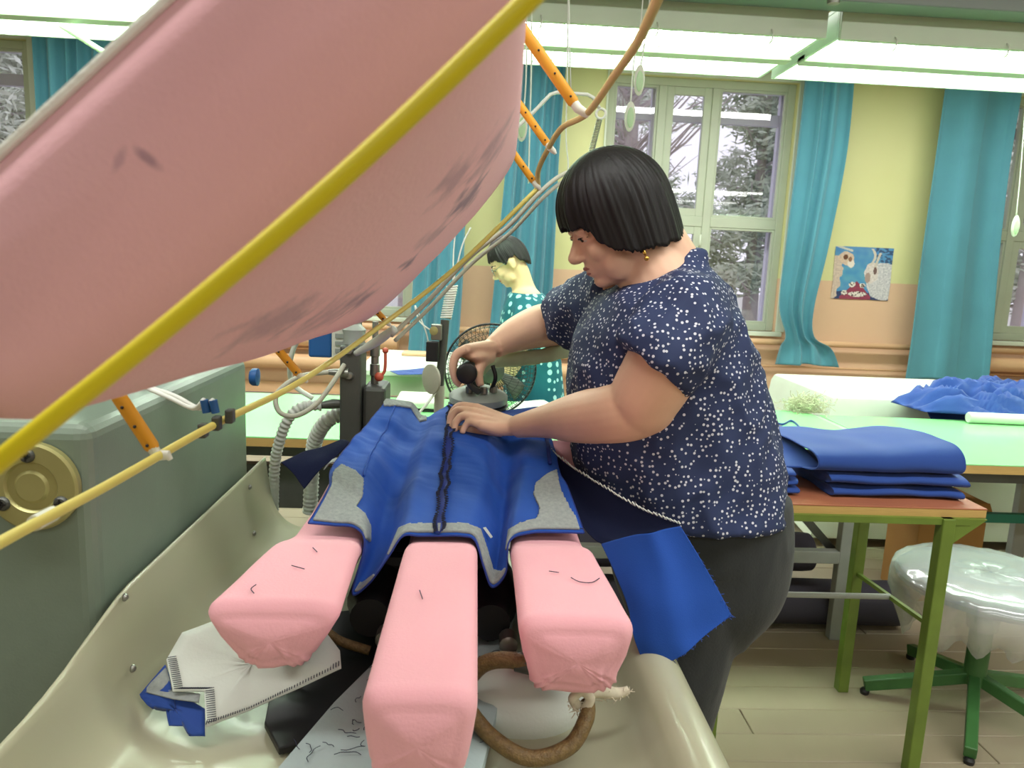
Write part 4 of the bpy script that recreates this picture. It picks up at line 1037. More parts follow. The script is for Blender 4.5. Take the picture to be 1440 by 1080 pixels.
# padded cap
cc = P(735, 945, y=1.12)
cp = MB(); rr = []
for i in range(16):
    t = i/15*PI/2*1.0
    r_ = 0.085*math.sin(t)+0.001; z = -0.062*(1-math.cos(t)) if i < 15 else -0.062
    rr.append([V((cc.x+r_*1.15*math.cos(2*PI*k/40), cc.y-0.02+r_*math.sin(2*PI*k/40), cc.z+z+0.03+0.006*noise.noise((k*0.3, i*0.3, 2)))) for k in range(40)])
b2 = [[p+V((0, 0, -0.03)) for p in rr[-1]], [V((cc.x+(p.x-cc.x)*0.75, cc.y+(p.y-cc.y)*0.75, p.z-0.045)) for p in rr[-1]]]
tag(cp.rings(rr+b2).build('padded_cap', M['whitecloth'], smooth=True), 'whitish padded ironing cap lying behind the brown hose in the tray', 'ironing pad')
# frayed rope end tied round the hose
rp = empty('frayed_rope', P(835, 985, y=1.0), 'frayed pale rope knotted on the brown hose below a pink leg', 'rope')
MB().tube([P(812, 992, y=0.99), P(806, 982, y=0.985), P(818, 972, y=0.985), P(830, 982, y=0.985), P(822, 998, y=0.985)], 0.0075, 8, sm=6).build('knot', M['rope'], rp, smooth=True)
MB().tube([P(822, 975, y=0.99), P(845, 972, y=1.0), P(868, 975, y=1.01), P(884, 970, y=1.01)], [0.008, 0.010, 0.009, 0.006], 8, sm=6).build('rope_end', M['rope'], rp, smooth=True)
fb = MB(); rng = random.Random(9)
for k in range(110):
    b = rng.choice([P(810, 995, y=0.985), P(822, 1000, y=0.985), P(806, 990, y=0.985), P(880, 972, y=1.01), P(868, 976, y=1.008), P(850, 978, y=1.0)])+V((rng.gauss(0, .004), rng.gauss(0, .003), rng.gauss(0, .004)))
    fb.tube([b, b+V((rng.gauss(0, .006), rng.gauss(-.003, .004), rng.gauss(-.003, .006)))], [0.0012, 0.0005], 4)
fb.build('frayed_fibres', M['rope'], rp, kind='stuff')

# ================================================================== PEOPLE
def bias_fold(me, amp, seed, sx=1.0):
    data = [(v.co.copy(), v.normal.copy()) for v in me.vertices]
    out = []
    for p, n in data:
        d = noise.noise((p.x*9+p.z*7*sx, p.y*7, p.z*5-p.x*4+seed))*0.6 + noise.noise((p.x*20-p.z*11*sx, p.y*16, p.z*13+seed))*0.4
        d = (1-abs(d)*2.2)
        q = p + n*amp*(d-0.5); out += [q.x, q.y, q.z]
    me.vertices.foreach_set('co', out); me.update()
class Head:
    def __init__(s, o, fwd_yaw, pitch, k=1.0):
        """head frame: f forward, u up, s to the camera side when facing -X"""
        f0 = V((-math.cos(fwd_yaw), -math.sin(fwd_yaw), 0)); s.s = V((math.sin(fwd_yaw), -math.cos(fwd_yaw), 0))
        s.f = f0*math.cos(pitch)+V((0, 0, -1))*math.sin(pitch)
        s.u = V((0, 0, 1))*math.cos(pitch)+f0*math.sin(pitch)
        s.o = o; s.k = k
    def at(s, f, sd, u): return s.o+(s.f*f+s.s*sd+s.u*u)*s.k
    def ax(s, a, b, c): return (s.f*a*s.k, s.s*b*s.k, s.u*c*s.k)
def add_head(mb, H, nose_len=1.0):
    E = lambda f, sd, u, a, b, c: mb.ell(H.at(f, sd, u), H.ax(a, b, c), 20, 14)
    E(0, 0, .03, .092, .074, .095); E(.035, 0, -.03, .060, .060, .085); E(.028, 0, -.072, .056, .052, .040)
    E(.066, 0, -.094, .022, .024, .017); E(.052, 0, .04, .042, .056, .050); E(.045, 0, -.06, .046, .044, .045)
    for q in (-1, 1):
        E(.062, .036*q, -.030, .026, .024, .026); E(.04, .042*q, -.066, .03, .022, .03)
        E(.082, .030*q, .016, .014, .024, .008)
        E(.080, .030*q, .002, .012, .016, .009)
        E(-.008, .076*q, -.012, .020, .008, .032); E(-.004, .080*q, -.036, .010, .006, .010)
    mb.tube([H.at(.086, 0, .012), H.at(.096, 0, -.006), H.at(.108, 0, -.024), H.at(.113, 0, -.033), H.at(.098, 0, -.041)], [x*H.k for x in (.008, .0075, .009, .010, .007)], 10, sm=4)
    for q in (-1, 1): E(.097, .011*q, -.036, .010, .007, .007)
    mb.tube([H.at(.074, .024, -.066), H.at(.086, .012, -.061), H.at(.0905, 0, -.059), H.at(.086, -.012, -.061), H.at(.074, -.024, -.066)], [x*H.k for x in (.004, .007, .008, .007, .004)], 8, sm=4)
    mb.tube([H.at(.072, .022, -.068), H.at(.083, .012, -.071), H.at(.087, 0, -.072), H.at(.083, -.012, -.071), H.at(.072, -.022, -.068)], [x*H.k for x in (.004, .0075, .009, .0075, .004)], 8, sm=4)
def face_parts(H, root, skin, browm):
    for q in (-1, 1):
        ey = MB().ell(H.at(.078, .031*q, .003), H.ax(.0125, .0125, .0125), 16, 12).build('eye', M['eyew'], root, smooth=True)
        MB().ell(H.at(.0885, .032*q, -.001), H.ax(.0035, .0058, .0055), 12, 8).build('iris', M['iris'], ey, smooth=True)
        lid = MB().tube([H.at(.076, .044*q, .002), H.at(.090, .036*q, .006), H.at(.0925, .028*q, .005), H.at(.086, .018*q, .001)], [.003*H.k]*4, 8, sm=5)
        lid.build('eyelid', skin, root, smooth=True)
        MB().tube([H.at(.078, .045*q, .001), H.at(.0925, .036*q, .003), H.at(.0945, .028*q, .002), H.at(.088, .018*q, -.001)], [.0011*H.k]*4, 6, sm=5).build('lashes', browm, root, smooth=True)
        MB().tube([H.at(.072, .050*q, .019), H.at(.090, .036*q, .025), H.at(.096, .016*q, .021)], [x*H.k for x in (.0016, .0032, .0022)], 8, sm=6).build('eyebrow', browm, root, smooth=True)
    MB().tube([H.at(.078, .024, -.0655), H.at(.0915, .010, -.0605), H.at(.0965, 0, -.0595), H.at(.0915, -.010, -.0605), H.at(.078, -.024, -.0655)], [x*H.k for x in (.002, .0036, .004, .0036, .002)], 8, sm=5).build('upper_lip', M['lip'], root, smooth=True)
    MB().tube([H.at(.0765, .023, -.0675), H.at(.0885, .010, -.0705), H.at(.0930, 0, -.071), H.at(.0885, -.010, -.0705), H.at(.0765, -.023, -.0675)], [x*H.k for x in (.002, .0038, .0042, .0038, .002)], 8, sm=5).build('lower_lip', M['lip'], root, smooth=True)
def add_hair(H, hem, R, cu, mname, root, name='hair', ridge=0.022, seed=0, tuck=0.96):
    n, K = 260, 44
    outer = []
    for i in range(K):
        t = i/(K-1); ring = []
        for j in range(n):
            a = 2*PI*j/n; he = hem(a)+0.009*noise.noise((math.cos(a)*7, math.sin(a)*7, seed+3))+0.007*noise.noise((math.cos(a)*26, math.sin(a)*30, seed))
            top = cu+R[2]
            # arc length style sampling
            u = top-(top-he)*(1-math.cos(t*PI/2))**0.9 if t < 1 else he
            if u > cu: fac = math.sqrt(max(0, 1-((u-cu)/R[2])**2))
            else: fac = 1.0-(1-tuck)*min(1, (cu-u)/0.12)**2
            fac *= 1+ridge*noise.noise((math.cos(a)*16, math.sin(a)*16, t*1.4+seed))*min(1, t*2)+0.4*ridge*noise.noise((math.cos(a)*48, math.sin(a)*48, t*1.2))*min(1, t*2)
            if i == 0: fac = 0.02
            sh = 0.012*math.sin(t*1.5)
            ring.append(H.at(math.cos(a)*R[0]*fac-0.004, math.sin(a)*R[1]*fac, u))
        outer.append(ring)
    inner = []
    for f, du in ((0.93, 0.0), (0.80, 0.02)):
        inner.append([H.o+(p-H.o)*1.0 + ((H.at(0, 0, 0)+H.u*((p-H.o).dot(H.u)))-p)*(1-f) + H.u*du for p in outer[-1]])
    return MB().rings(outer+inner, cap=True).build(name, M[mname], root, smooth=True)
def esec(xl, xr, y, hy, z, n=36, e=2.3, tw=0.0):
    c = V(((xl+xr)/2, y, z)); rx = (xr-xl)/2; r = []
    for k in range(n):
        a = 2*PI*k/n; cc, ss = math.cos(a), math.sin(a)
        r.append(c+V((math.copysign(abs(cc)**(2/e), cc)*rx, math.copysign(abs(ss)**(2/e), ss)*hy, tw*math.copysign(abs(ss)**(2/e), ss))))
    return r
def psec(py, xl, xr, hy, y, **k):
    a, b = P(xl, py, y=y), P(xr, py, y=y)
    return esec(a.x, b.x, y, hy, (a.z+b.z)/2, **k)
def smooth_rings(rs, k=5):
    out = []
    for i in range(len(rs)-1):
        a, b, c, d = rs[max(i-1, 0)], rs[i], rs[i+1], rs[min(i+2, len(rs)-1)]
        for j in range(k): out.append([cr(p, q, r_, t_, j/k) for p, q, r_, t_ in zip(a, b, c, d)])
    out.append(rs[-1])
    return out

# ---------------------------------------------------------------- operator
TY = 1.53
op = empty('person', (0.3, TY, 0.0), 'woman with black bobbed hair, navy dotted blouse and dark trousers, ironing at the press', 'person')
H1 = Head(P(869, 313, y=1.52), math.radians(6), math.radians(25), 1.0)
torso = [(356, 944, 984, .04), (370, 930, 994, .07), (392, 902, 1010, .125), (420, 852, 1024, .18), (455, 822, 1040, .205), (500, 806, 1055, .21), (540, 801, 1066, .21), (580, 801, 1076, .215), (630, 806, 1086, .222), (672, 814, 1092, .23), (702, 824, 1094, .232)]
trs = [psec(py, a, b, hy, TY) for py, a, b, hy in torso]
# arms
sh_n, el_n, wr_n = P(960, 446, y=1.36), P(902, 570, y=1.36), P(726, 600, y=1.545)
sh_f, el_f, wr_f = P(852, 430, y=1.72), P(778, 455, y=1.92), P(694, 489, y=1.775)
body = MB()
body.rings(smooth_rings([[(sum(r, V())/len(r)).lerp(p, 0.82) for p in r] for r in trs]))
hipc = P(965, 760, y=TY)
body.rings(smooth_rings([[(sum(r, V())/len(r)).lerp(p, 0.85) for p in r] for r in [psec(680, 835, 1094, .2, TY), psec(760, 845, 1090, .19, TY), psec(840, 880, 1070, .18, TY)]]))
for yy, dx in ((1.43, 0.0), (1.63, 0.02)):
    body.tube([V((hipc.x-0.01, yy, 0.85)), V((hipc.x-0.03, yy, 0.5)), V((hipc.x-0.02, yy, 0.12))], [0.085, 0.06, 0.04], 14, sm=5)
    body.ell(V((hipc.x-0.08, yy, 0.045)), (V((.11, 0, 0)), V((0, .042, 0)), V((0, 0, .035))))
body.tube([P(940, 420, y=1.52), P(922, 392, y=1.515), P(905, 362, y=1.52), P(890, 345, y=1.52), H1.at(-.012, 0, 0.0)], [.088, .078, .066, .060, .058], 20, sm=6)
body.tube([P(945, 375, y=1.53), P(922, 340, y=1.525), P(900, 305, y=1.52)], [.06, .060, .06], 18, sm=5)
add_head(body, H1)
# double chin softness
body.ell(H1.at(.034, 0, -.092), H1.ax(.044, .042, .022)); [body.ell(H1.at(.034, .040*q, -.072), H1.ax(.036, .022, .034)) for q in (-1, 1)]; body.ell(H1.at(.0, 0, -.088), H1.ax(.05, .046, .03))
body.tube([P(964, 425, y=1.45), sh_n, P(937, 505, y=1.33), P(908, 556, y=1.345), el_n, P(868, 580, y=1.38), P(810, 588, y=1.45), P(765, 593, y=1.505), wr_n], [.060, .070, .070, .066, .0625, .060, .050, .034, .0245], 22, sm=6)
body.tube([P(890, 415, y=1.6), sh_f, P(815, 441, y=1.82), el_f, P(755, 460, y=1.89), P(722, 472, y=1.83), wr_f], [.07, .070, .062, .058, .054, .041, .027], 22, sm=6)
# near hand pinching the seam
kn = [(668, 573, 1.615), (664, 579, 1.59), (666, 588, 1.565), (674, 598, 1.545)]
fins = [[(668, 573, 1.615), (646, 571, 1.635), (635, 583, 1.635), (632, 597, 1.625)],
        [(664, 579, 1.59), (644, 577, 1.61), (634, 590, 1.61), (632, 605, 1.60)],
        [(666, 588, 1.565), (650, 585, 1.58), (640, 596, 1.58), (640, 608, 1.575)],
        [(674, 598, 1.545), (660, 594, 1.56), (652, 603, 1.56), (650, 610, 1.555)]]
for i, k_ in enumerate(kn):
    body.tube([wr_n, P(700, 588+i*5, y=1.585-i*.013), P(k_[0], k_[1], y=k_[2])], [.020, .0155, .0115], 10, sm=4)
for fgr, rr in zip(fins, (.0095, .0098, .0093, .0082)):
    body.tube([P(a, b, y=c) for a, b, c in fgr], [rr*1.05, rr, rr*.92, rr*.78], 10, sm=5)
body.tube([P(706, 606, y=1.55), P(682, 604, y=1.57), P(660, 604, y=1.59), P(643, 604, y=1.60)], [.014, .0125, .0108, .0085], 10, sm=5)
# far hand closed on the iron handle
for i in range(4):
    yy = 1.705+0.0215*i
    body.tube([wr_f, P(672, 490, y=wr_f.y*0.5+yy*0.5), P(655, 491+i*0.5, y=yy)], [.021, .0165, .0125], 10, sm=4)
    body.tube([P(655, 491, y=yy), P(642, 499, y=yy-.004), P(637, 516, y=yy-.006), P(641, 534, y=yy-.006), P(647, 541, y=yy-.004)], [.0118, .0112, .0105, .0098, .0085], 10, sm=5)
body.ell(P(668, 499, y=1.75), (V((.036, 0, -.004)), V((0, .05, 0)), V((0, 0, .017))))
body.tube([P(690, 500, y=1.765), P(678, 510, y=1.73), P(673, 526, y=1.71), P(676, 543, y=1.70)], [.018, .0145, .012, .0092], 10, sm=5)
bd_ = remesh(body, 'body', M['skin'], 0.0035, op, smooth=4)
# blouse
bl_ = MB().rings(smooth_rings([trs[2]] + trs[3:]))
bl_.rings(smooth_rings([psec(352, 950, 988, .045, 1.53), trs[1], trs[2], trs[3]]))
hem_n = P(914, 514, y=1.325)
bl_.tube([P(972, 424, y=1.47), P(963, 448, y=1.375), P(943, 480, y=1.33), hem_n], [.066, .083, .085, .084], 26, sm=6)
hem_f = P(800, 447, y=1.855)
bl_.tube([P(890, 410, y=1.62), P(855, 428, y=1.71), hem_f], [.085, .088, .082], 24, sm=6)
blouse = remesh(bl_, 'blouse', M['shirt'], 0.007, op, smooth=5, label='navy blouse with small white dots')
bias_fold(blouse.data, 0.013, 2.0)
# neckline and hems
def ring_pts(c, d, r, n=40):
    d = d.normalized(); e = d.orthogonal().normalized(); g = d.cross(e)
    return [c+(e*math.cos(2*PI*k/n)+g*math.sin(2*PI*k/n))*r for k in range(n)]
M['shirtplain'] = mat('navy_cloth', rgb(30, 38, 74), 0.85)
# trousers
tr_ = MB().rings(smooth_rings([psec(678, 838, 1097, .215, TY), psec(720, 842, 1101, .215, TY), psec(770, 852, 1101, .21, TY), psec(820, 866, 1084, .20, TY), psec(872, 884, 1040, .17, TY)]))
for yy, q in ((1.425, 1), (1.63, -1)):
    ps = [P(975, 800, y=yy), P(966, 880, y=yy), P(950, 960, y=yy), P(938, 1030, y=yy), P(926, 1150, y=yy), P(915, 1300, y=yy)]
    ps[-1].z = 0.09
    tr_.tube(ps, [.108, .104, .096, .088, .078, .072], 20, sm=5)
trousers = remesh(tr_, 'trousers', M['trouser'], 0.008, op, smooth=6, label='dark grey black trousers')
bias_fold(trousers.data, 0.004, 9.0, 0.4)
for yy in (1.425, 1.63):
    q = P(915, 1300, y=yy)
    MB().ell(V((q.x-0.05, yy, 0.045)), (V((.135, 0, 0)), V((0, .05, 0)), V((0, 0, .045))), 22, 14).build('shoe', M['black'], op, smooth=True)
face_parts(H1, op, M['skin'], M['hair'])
def lerp_tab(tab, x):
    for (a, b), (c, d) in zip(tab, tab[1:]):
        if x <= c:
            t = (x-a)/(c-a); t = t*t*(3-2*t); return b+(d-b)*t
    return tab[-1][1]
def hem1(a):
    d = math.degrees(abs((a+PI) % (2*PI)-PI))
    return lerp_tab([(0, .030), (34, .024), (44, .012), (52, -.024), (70, -.048), (92, -.062), (120, -.070), (180, -.074)], d)
add_hair(H1, hem1, (.116, .098, .118), .032, 'hair', op, seed=2.2, ridge=0.035, tuck=0.93)
er = MB().torus(H1.at(-.002, .090, -.066), .0050, .0016, axis=H1.f)
er.ball(H1.at(-.002, .091, -.077), .0050); er.build('earring', M['gold'], op, smooth=True, label='small gold earring')
# ---------------------------------------------------------------- woman at the table behind
Y2 = 3.72
w2 = empty('person', (0.1, Y2, 0.0), 'woman with short dark hair and glasses in a teal dress with pale dots', 'person')
H2 = Head(P(717, 368, y=Y2), math.radians(-4), math.radians(34), 0.95)
T2 = [(402, 728, 752, .06), (412, 716, 764, .12), (430, 708, 774, .165), (460, 703, 781, .175), (500, 704, 788, .17), (545, 708, 792, .18), (600, 706, 800, .20), (680, 700, 806, .22), (760, 698, 806, .2)]
t2 = [psec(py, a, b, hy, Y2) for py, a, b, hy in T2]
b2_ = MB().rings(smooth_rings([[(sum(r, V())/len(r)).lerp(p, .84) for p in r] for r in t2]))
b2_.tube([P(742, 425, y=Y2), P(735, 402, y=Y2), P(729, 382, y=Y2), H2.at(-.01, 0, 0)], [.07, .056, .053, .054], 16, sm=5)
add_head(b2_, H2)
for yy, q in ((Y2-.19, 0), (Y2+.19, 1)):
    b2_.tube([P(742, 432, y=Y2+(yy-Y2)*.7), P(735, 470, y=yy), P(716, 520, y=yy), P(680, 545, y=Y2-.1+q*.1), P(655, 553, y=Y2-.1+q*.1)], [.055, .05, .042, .034, .025], 14, sm=5)
    w0 = P(655, 553, y=Y2-.1+q*.1)
    b2_.ell(w0+V((-.045, 0, -.004)), (V((.045, 0, 0)), V((0, .036, 0)), V((0, 0, .016))))
    for k in range(4):
        b2_.tube([w0+V((-.08, -.027+.018*k, 0)), w0+V((-.115, -.03+.02*k, .004)), w0+V((-.145+.006*abs(k-1), -.031+.02*k, -.012))], [.0095, .009, .007], 8, sm=4)
    b2_.tube([w0+V((-.02, .03 if q == 0 else -.03, 0)), w0+V((-.06, .055 if q == 0 else -.055, -.004)), w0+V((-.09, .05 if q == 0 else -.05, -.012))], [.013, .011, .008], 8, sm=4)
for q in (-1, 1):
    b2_.tube([V((t2[-1][0].x-.14, Y2+.1*q, .72)), V((t2[-1][0].x-.15, Y2+.1*q, .35)), V((t2[-1][0].x-.16, Y2+.1*q, .08))], [.08, .055, .038], 12, sm=5)
    b2_.ell(V((t2[-1][0].x-.21, Y2+.1*q, .04)), (V((.11, 0, 0)), V((0, .042, 0)), V((0, 0, .035))))
remesh(b2_, 'body', M['skin2'], 0.006, w2, smooth=2)
d2 = MB().rings(smooth_rings(t2[1:]))
for yy in (Y2-.17, Y2+.17): d2.tube([P(742, 432, y=Y2+(yy-Y2)*.6), P(738, 455, y=yy), P(728, 490, y=yy)], [.075, .07, .066], 16, sm=5)
dr = remesh(d2, 'dress', M['dress'], 0.008, w2, smooth=4, label='teal dress with pale round dots')
bias_fold(dr.data, 0.004, 5.0)
face_parts(H2, w2, M['skin2'], M['hair2'])
def hem2(a):
    d = math.degrees(abs((a+PI) % (2*PI)-PI))
    return lerp_tab([(0, .050), (45, .046), (60, .03), (72, .0), (80, .004), (92, .018), (108, .014), (124, -.03), (180, -.062)], d)
add_hair(H2, hem2, (.102, .083, .110), .030, 'hair2', w2, seed=6.1, ridge=0.06, tuck=0.72)
gl = MB()
for q in (-1, 1):
    gl.torus(H2.at(.102, .031*q, -.004), .019, .0015, axis=H2.f, n=20, m=6)
    gl.tube([H2.at(.100, .049*q, .0), H2.at(.06, .070*q, .004), H2.at(.0, .083*q, .006)], .0014, 6)
gl.tube([H2.at(.104, .012, 0), H2.at(.107, 0, .003), H2.at(.104, -.012, 0)], .0014, 6)
gl.build('glasses', M['steel'], w2, smooth=True)

# ================================================================== IRON IN THE OPERATOR'S HAND
ic = P(673, 555, y=1.775)
ir = empty('steam_iron', ic, 'grey steam iron with a black handle held in the hand, pressing the seam', 'iron')
ib = MB()
for k, (f, z) in enumerate(((0.001, -0.022), (0.9, -0.022), (1.0, -0.016), (1.0, -0.006), (0.9, 0.012), (0.62, 0.024), (0.001, 0.026))):
    pass
def iron_ring(f, z):
    r = []
    for k in range(40):
        a = 2*PI*k/40; c_, s_ = math.cos(a), math.sin(a)
        r.append(ic+V((0.066*f*c_*(1-0.28*max(0, s_)), 0.10*f*s_+0.02, z-0.012*0)))
    return r
ib.rings([iron_ring(f, z) for f, z in ((0.98, -0.024), (1.08, -0.018), (1.08, -0.004), (0.98, 0.004), (0.7, 0.012), (0.3, 0.015))])
ib.build('iron_body', M['greyframe'], ir, smooth=40)
MB().rings([iron_ring(f, z) for f, z in ((1.05, -0.030), (1.12, -0.029), (1.12, -0.0245), (1.05, -0.0242))]).build('sole_plate', M['dsteel'], ir, smooth=30)
h0, h1 = P(656, 526, y=1.672), P(663, 517, y=1.82)
hx = (h1-h0).normalized()
MB().lathe(h0, [(0.001, -0.002), (0.018, -0.002), (0.0235, 0.002), (0.0245, 0.012), (0.022, 0.02), (0.0215, 0.12), (0.024, 0.135), (0.001, 0.14)], axis=hx, n=24).build('handle', M['black'], ir, smooth=40, label='black round handle')
for off in (0.028, 0.118):
    q = h0+hx*off
    MB().tube([q+V((0.0, 0, -0.01)), q+V((0.008, 0, -0.03)), V((ic.x, q.y+0.01, ic.z+0.018))], [0.008, 0.007, 0.008], 8, sm=4).build('handle_bracket', M['dsteel'], ir, smooth=True)
for dx, dy in ((-0.022, -0.045), (0.012, -0.05), (0.035, -0.03)):
    MB().lathe(ic+V((dx, dy, 0.012)), [(0.001, 0), (0.009, 0), (0.009, 0.014), (0.006, 0.017), (0.001, 0.017)], n=10).build('bolt', M['steel'], ir, smooth=30)
MB().tube([ic+V((0.03, -0.03, 0.02)), ic+V((0.038, -0.045, 0.05)), ic+V((0.03, -0.04, 0.078))], 0.005, 8, sm=5).build('trigger', M['black'], ir, smooth=True)
corrugated([P(668, 524, y=1.84), P(690, 508, y=1.85), P(725, 505, y=1.86), P(770, 499, y=1.90), P(815, 485, y=1.96), P(860, 455, y=2.02), P(900, 440, y=2.06), P(930, 520, y=2.10), P(930, 700, y=2.12)], 0.0195, 'steam_hose', M['pad_tape'], ir, amp=0.05, per=0.05)

# ================================================================== CUTTING TABLES
def slab_table(name, x0, x1, y0, y1, z, label, mt, legs_x, frame):
    t = empty(name, ((x0+x1)/2, (y0+y1)/2, 0), label, 'table')
    MB().box((x0, y0, z-0.006), (x1, y1, z)).build('table_top', mt, t, bevel=0.002)
    MB().box((x0+0.001, y0+0.001, z-0.036), (x1-0.001, y1-0.001, z-0.006)).build('ply_edge', M['wood'], t)
    MB().box((x0+0.05, y0+0.06, z-0.085), (x1-0.05, y0+0.09, z-0.036)).build('front_rail', M['dsteel'], t)
    MB().box((x0+0.05, y1-0.09, z-0.085), (x1-0.05, y1-0.06, z-0.036)).build('back_rail', M['dsteel'], t)
    for lx in legs_x:
        for ly in (y0+0.08, y1-0.08): MB().box((lx-0.032, ly-0.02, 0), (lx+0.032, ly+0.02, z-0.036)).build('leg', frame, t, bevel=0.003)
    return t
GZ = 0.765
t1 = slab_table('cutting_table', -1.75, 1.585, 2.60, 3.42, GZ, 'long mint green cutting table behind the press and the operator', M['green'], (-1.6, -0.45, 1.46), M['greyframe'])
t2_ = slab_table('cutting_table', 1.615, 4.4, 2.52, 3.34, GZ, 'mint green cutting table beyond the stacked blue cloth, past the grey joint', M['green'], (2.6, 4.2), M['greyframe'])
MB().box((1.586, 2.56, GZ-0.03), (1.614, 3.36, GZ-0.003)).build('joint_strip', M['greyframe'], t1)
MB().box((0.3, 2.94, 0.40), (1.44, 2.97, 0.44)).build('cross_bar', M['tealbar'], t1, bevel=0.003, label='teal painted cross bar')
MB().box((1.66, 2.94, 0.40), (4.15, 2.97, 0.44)).build('cross_bar', M['tealbar'], t2_, bevel=0.003, label='teal painted cross bar')
MB().box((0.3, 2.66, 0.315), (1.43, 2.70, 0.365)).build('lower_beam', M['greyframe'], t1, bevel=0.004)
for xx in (1.02, 1.16): MB().box((xx, 2.78, 0.30), (xx+0.035, 2.82, 0.69)).build('machine_bracket', M['dsteel'], t1, bevel=0.004)
MB().bar(V((1.13, 2.76, 0.66)), V((1.44, 2.74, 0.34)), 0.04, 0.03).build('diagonal_brace', M['dsteel'], t1)
MB().box((-1.6, 2.75, 0.45), (-0.5, 2.80, 0.62)).build('machine_bracket', M['dsteel'], t1, bevel=0.006)
# offcuts on the first table
oc = dens([P(1068, 586, z=GZ+.002), P(1092, 590, z=GZ+.002), P(1110, 611, z=GZ+.002), P(1066, 609, z=GZ+.002)], 4)
tag(poly_sheet(oc, bump=0.0006).build('grey_offcut', M['dsteel'], solid=0.0012), 'grey cloth offcut on the mint table beside the operator', 'offcut')
tag(MB().tube([P(1083, 593, z=GZ+.004), P(1100, 597, z=GZ+.004), P(1113, 592, z=GZ+.004), P(1125, 603, z=GZ+.004), P(1116, 610, z=GZ+.004), P(1143, 611, z=GZ+.004)], 0.006, 6, sm=6, flat=0.3).build('blue_offcut', M['blue2'], smooth=True), 'thin curling blue strip on the mint table', 'offcut')
# thread waste
tw = MB(); rng = random.Random(4); tc_ = P(1128, 578, z=GZ); 
for k in range(420):
    c = tc_+V((rng.gauss(0, .045), rng.gauss(0, .03)-.02, abs(rng.gauss(.03, .022))+.004)); pts = [c]
    d = V((rng.gauss(0, 1), rng.gauss(0, 1), rng.gauss(0, .7))).normalized()
    for j in range(4):
        d = (d+V((rng.gauss(0, .7), rng.gauss(0, .7), rng.gauss(0, .5)))).normalized(); q = pts[-1]+d*.012; q.z = max(q.z, GZ+.003); pts.append(q)
    tw.tube(pts, 0.0016, 4)
tag(tw.build('thread_waste', M['fuzz']), 'pale tangled ball of thread waste at the back of the mint table', 'thread waste', kind='stuff')
# pale roll on the second table
rl = P(1370, 598, z=GZ)
tag(MB().lathe((rl.x, rl.y+0.05, GZ+0.026), [(0.001, 0), (0.022, 0.0), (0.025, 0.004), (0.025, 1.0), (0.022, 1.004), (0.001, 1.004)], axis=(1, -0.05, 0), n=20).build('paper_roll', M['whitetop'], smooth=40), 'white paper roll lying along the back of the mint table', 'roll')
# white covered table and heap of blue clothes behind
a = P(1158, 590, y=3.80)
wt = empty('covered_table', (a.x+1.2, 4.2, 0), 'table under a plain white cover behind the mint cutting table', 'table')
mb = MB(); rows = []
x0, x1, y0, y1, z1 = a.x, a.x+2.6, 3.72, 4.5, 0.79
for ofs, z in ((0.07, 0.05), (0.055, 0.25), (0.03, 0.55), (0.012, z1-0.04), (0.0, z1-0.008), (-0.012, z1)):
    ring = []
    base = [(x0-ofs, y0-ofs), (x1+ofs, y0-ofs), (x1+ofs, y1+ofs), (x0-ofs, y1+ofs)]
    for q in range(4):
        p, r_ = base[q], base[(q+1) % 4]
        for k in range(20):
            t = k/20; xx, yy = p[0]+(r_[0]-p[0])*t, p[1]+(r_[1]-p[1])*t
            w_ = 0.02*noise.noise((xx*5, yy*5, 1))*(1-z/z1)
            ring.append(V((xx+w_, yy+w_, z)))
    rows.append(ring)
mb.rings(rows); mb.build('table_cover', M['whitetop'], wt, smooth=35)
for lx, ly in ((x0+.08, y0+.08), (x1-.08, y0+.08), (x0+.08, y1-.08), (x1-.08, y1-.08)): MB().box((lx-.02, ly-.02, 0), (lx+.02, ly+.02, 0.7)).build('leg', M['greyframe'], wt)
def cloth_heap(pts, h, m, label, seed, cat='garment', group=None, floor=0.79):
    c = sum(pts, V())/len(pts); pp = dens(pts, 12); n = len(pp); rr = []
    for i in range(26):
        f = 1-i/25.0
        ring = []
        for k, p in enumerate(pp):
            q = c.lerp(p, max(f, .01)); e = 1-f**2.4
            z = h*e*(0.72+0.5*noise.noise((q.x*6, q.y*7, seed))) + h*0.42*(1-abs(noise.noise((q.x*8+q.y*5, q.y*13, seed+3)))*3)*min(1, e*2)
            ring.append(V((q.x, q.y, q.z+max(0.002, z))))
        rr.append(ring)
    o = MB().rings(rr).build('folded_garment', m, smooth=True)
    return tag(o, label, cat, group)
hz = 0.795
cloth_heap([P(1252, 566, z=hz), P(1300, 580, z=hz), P(1380, 585, z=hz), P(1470, 586, z=hz), P(1480, 560, z=hz), P(1400, 552, z=hz), P(1320, 551, z=hz)], 0.115, M['blue2'], 'crumpled heap of blue workwear on the white covered table', 3)
dp = [[P(1298, 560, y=3.80)+V((0, 0, .06)), P(1350, 560, y=3.80)+V((0, 0, .06)), P(1362, 560, y=3.80)+V((0, 0, .05))], [P(1304, 578, y=3.62), P(1340, 580, y=3.60), P(1372, 580, y=3.62)], [P(1316, 598, y=3.56), P(1345, 601, y=3.54), P(1366, 596, y=3.57)]]
tag(MB().grid(surface(dp, 24, 14)).build('hanging_sleeve', M['blue2'], smooth=True, solid=0.008), 'blue sleeve hanging from the heap over the table cover edge', 'garment')

